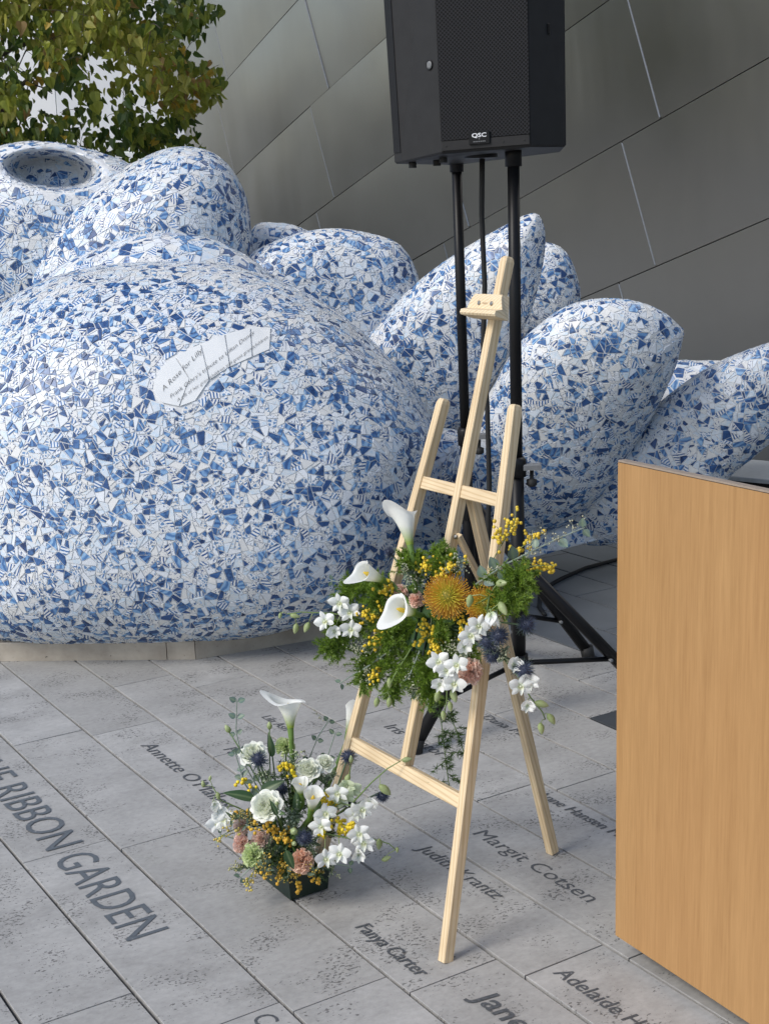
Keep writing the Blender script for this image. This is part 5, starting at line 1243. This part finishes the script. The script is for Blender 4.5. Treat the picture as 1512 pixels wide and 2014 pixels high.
#TREE
# ------------------------------------------------------------------ tree
tb = G(190, 1010); TP = Vector((-2.35, 8.4, 0))
tree = thing('leafy_tree', 'leafy green tree with yellowing heart shaped leaves behind the sculpture', 'tree', tuple(TP))
m = MB(); tube(m, [TP, TP + Vector((.03, 0, .9)), TP + Vector((-.02, .05, 1.9)), TP + Vector((.05, 0, 2.9)), TP + Vector((0, .1, 4.2)), TP + Vector((.1, 0, 5.4))], [.06, .055, .05, .045, .035, .02], n=10)
m.build('trunk', M_BARK, tree, True)
limbs = MB(); ends = []
TW = []
for i in range(20):
    h = 1.35 + i * .13; a_ = i * 2.4 + .4; L = R.uniform(.4, .8); s0 = TP + Vector((0, 0, h)); e0 = s0 + Vector((math.cos(a_) * L, math.sin(a_) * L * .8, R.uniform(.1, .6)))
    pts_ = bez(s0, e0, Vector((0, 0, .12)), 5); tube(limbs, pts_, [.022 - .003 * k for k in range(6)], n=5)
    for k in range(5):
        p_ = pts_[R.randrange(2, 6)]; q_ = p_ + Vector((R.gauss(0, .2), R.gauss(0, .25), R.gauss(-.05, .2))); tube(limbs, bez(p_, q_, Vector((0, 0, .04)), 3), [.006, .005, .004, .003], n=4); TW.append((p_, q_))
limbs.build('limbs', M_BARK, tree)
def heart(cols):
    m = MB(); half = [(0, 0), (.24, -.05), (.40, .10), (.43, .30), (.34, .56), (.15, .84), (0, 1.08)]
    vs = []; cs = []
    for s_ in (-1, 1):
        vs += [Vector((s_ * x, y - .0, abs(x) * .38 - .22 * y * y)) for x, y in half]
        cs += [lerp(cols, (cols[0] * .75, cols[1] * .8, cols[2] * .7), R.random()) for _ in half]
    fs = [(0, 1, 2, 3), (0, 3, 4, 6), (4, 5, 6), (7, 10, 9, 8), (7, 13, 11, 10), (11, 13, 12)]
    m.add(vs, fs, cs); m.add([Vector((0, 0, 0)), Vector((.012, 0, 0)), Vector((0, -.45, .08))], [(0, 1, 2)], cols)
    return m
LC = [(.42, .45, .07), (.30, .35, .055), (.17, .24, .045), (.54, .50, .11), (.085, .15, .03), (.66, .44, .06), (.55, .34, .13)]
HM = [heart(c) for c in LC]; HME = [h.mesh('leaf', M_TLEAF) for h in HM]
def leaf_mat(p_, sz):
    d = Vector((R.gauss(0, .5), R.gauss(-.25, .5), R.gauss(-.9, .4))).normalized(); nr = Vector((R.gauss(-.1, .5), R.gauss(-.8, .5), R.gauss(.5, .5)))
    y_ = d; x_ = y_.cross(nr).normalized(); z_ = x_.cross(y_); mt = Matrix((x_, y_, z_)).transposed().to_4x4() @ Matrix.Scale(sz, 4); mt.translation = p_; return mt
HOLES = [(100, 190, 55, 32), (195, 135, 40, 40), (250, 150, 26, 40), (300, 210, 40, 30), (70, 235, 40, 18), (50, 110, 34, 26), (215, 190, 28, 24)]
def edge_x(y): return 400 + 32 * math.sin(y * .045 + .5) - (max(0, y - 235) * .6)
cand = []
tries = 0
while len(cand) < 16000 and tries < 190000:
    tries += 1; px, py = R.uniform(-560, 450), R.uniform(-470, 345)
    if px > edge_x(py) + R.gauss(0, 14): continue
    hole = any(((px - a) / c) ** 2 + ((py - b) / d) ** 2 < R.uniform(.7, 1.15) for a, b, c, d in HOLES)
    if hole and R.random() < .86: continue
    n_ = math.sin(px * .035 + 1.3) * math.sin(py * .041 + .4) + math.sin(px * .013 - py * .017)
    if n_ < -.55 and R.random() < .6: continue
    rr_ = ((px + 40) / 500) ** 2 + ((py + 60) / 400) ** 2
    if rr_ > 1 + R.gauss(0, .12) and (px < -10 or py < -10): continue
    Y = 8.25 + R.uniform(-1, 1) * (.25 + .85 * math.sqrt(max(0, 1 - rr_ * .9))); cand.append((Y, px, py, n_))
near = sorted([c for c in cand if -20 < c[1] < 460 and -20 < c[2] < 330])
indiv = set(id(c) for c in near[:300]); restm = MB(); bbt = MB()
for c in cand:
    Y, px, py, n_ = c; p_ = W(px, py, Y)
    ylw = (px > 290 and 90 < py < 230 and R.random() < .20) or (px < 130 and R.random() < .09) or R.random() < .03
    k = R.choice((5, 3, 6)) if ylw else R.choice((0, 0, 3) if n_ > .25 else (0, 1, 2) if n_ > -.4 else (1, 2, 4))  # crown light painted into leaf colours: lit olive clumps, darker green elsewhere
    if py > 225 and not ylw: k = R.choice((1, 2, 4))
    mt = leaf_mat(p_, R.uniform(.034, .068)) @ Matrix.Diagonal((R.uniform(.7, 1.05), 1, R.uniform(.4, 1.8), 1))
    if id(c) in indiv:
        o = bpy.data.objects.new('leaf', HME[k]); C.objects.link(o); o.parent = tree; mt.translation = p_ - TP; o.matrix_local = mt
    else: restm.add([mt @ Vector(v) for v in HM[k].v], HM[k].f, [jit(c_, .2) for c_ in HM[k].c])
    if R.random() < .05: tube(bbt, bez(p_, p_ + Vector((R.gauss(0, .09), R.gauss(0, .1), R.gauss(.02, .07))), Vector((0, 0, .02)), 3), .0018, n=3)
restm.build('crown_leaves', M_TLEAF, tree, kind='stuff'); bbt.build('twigs', M_BARK, tree, kind='stuff')
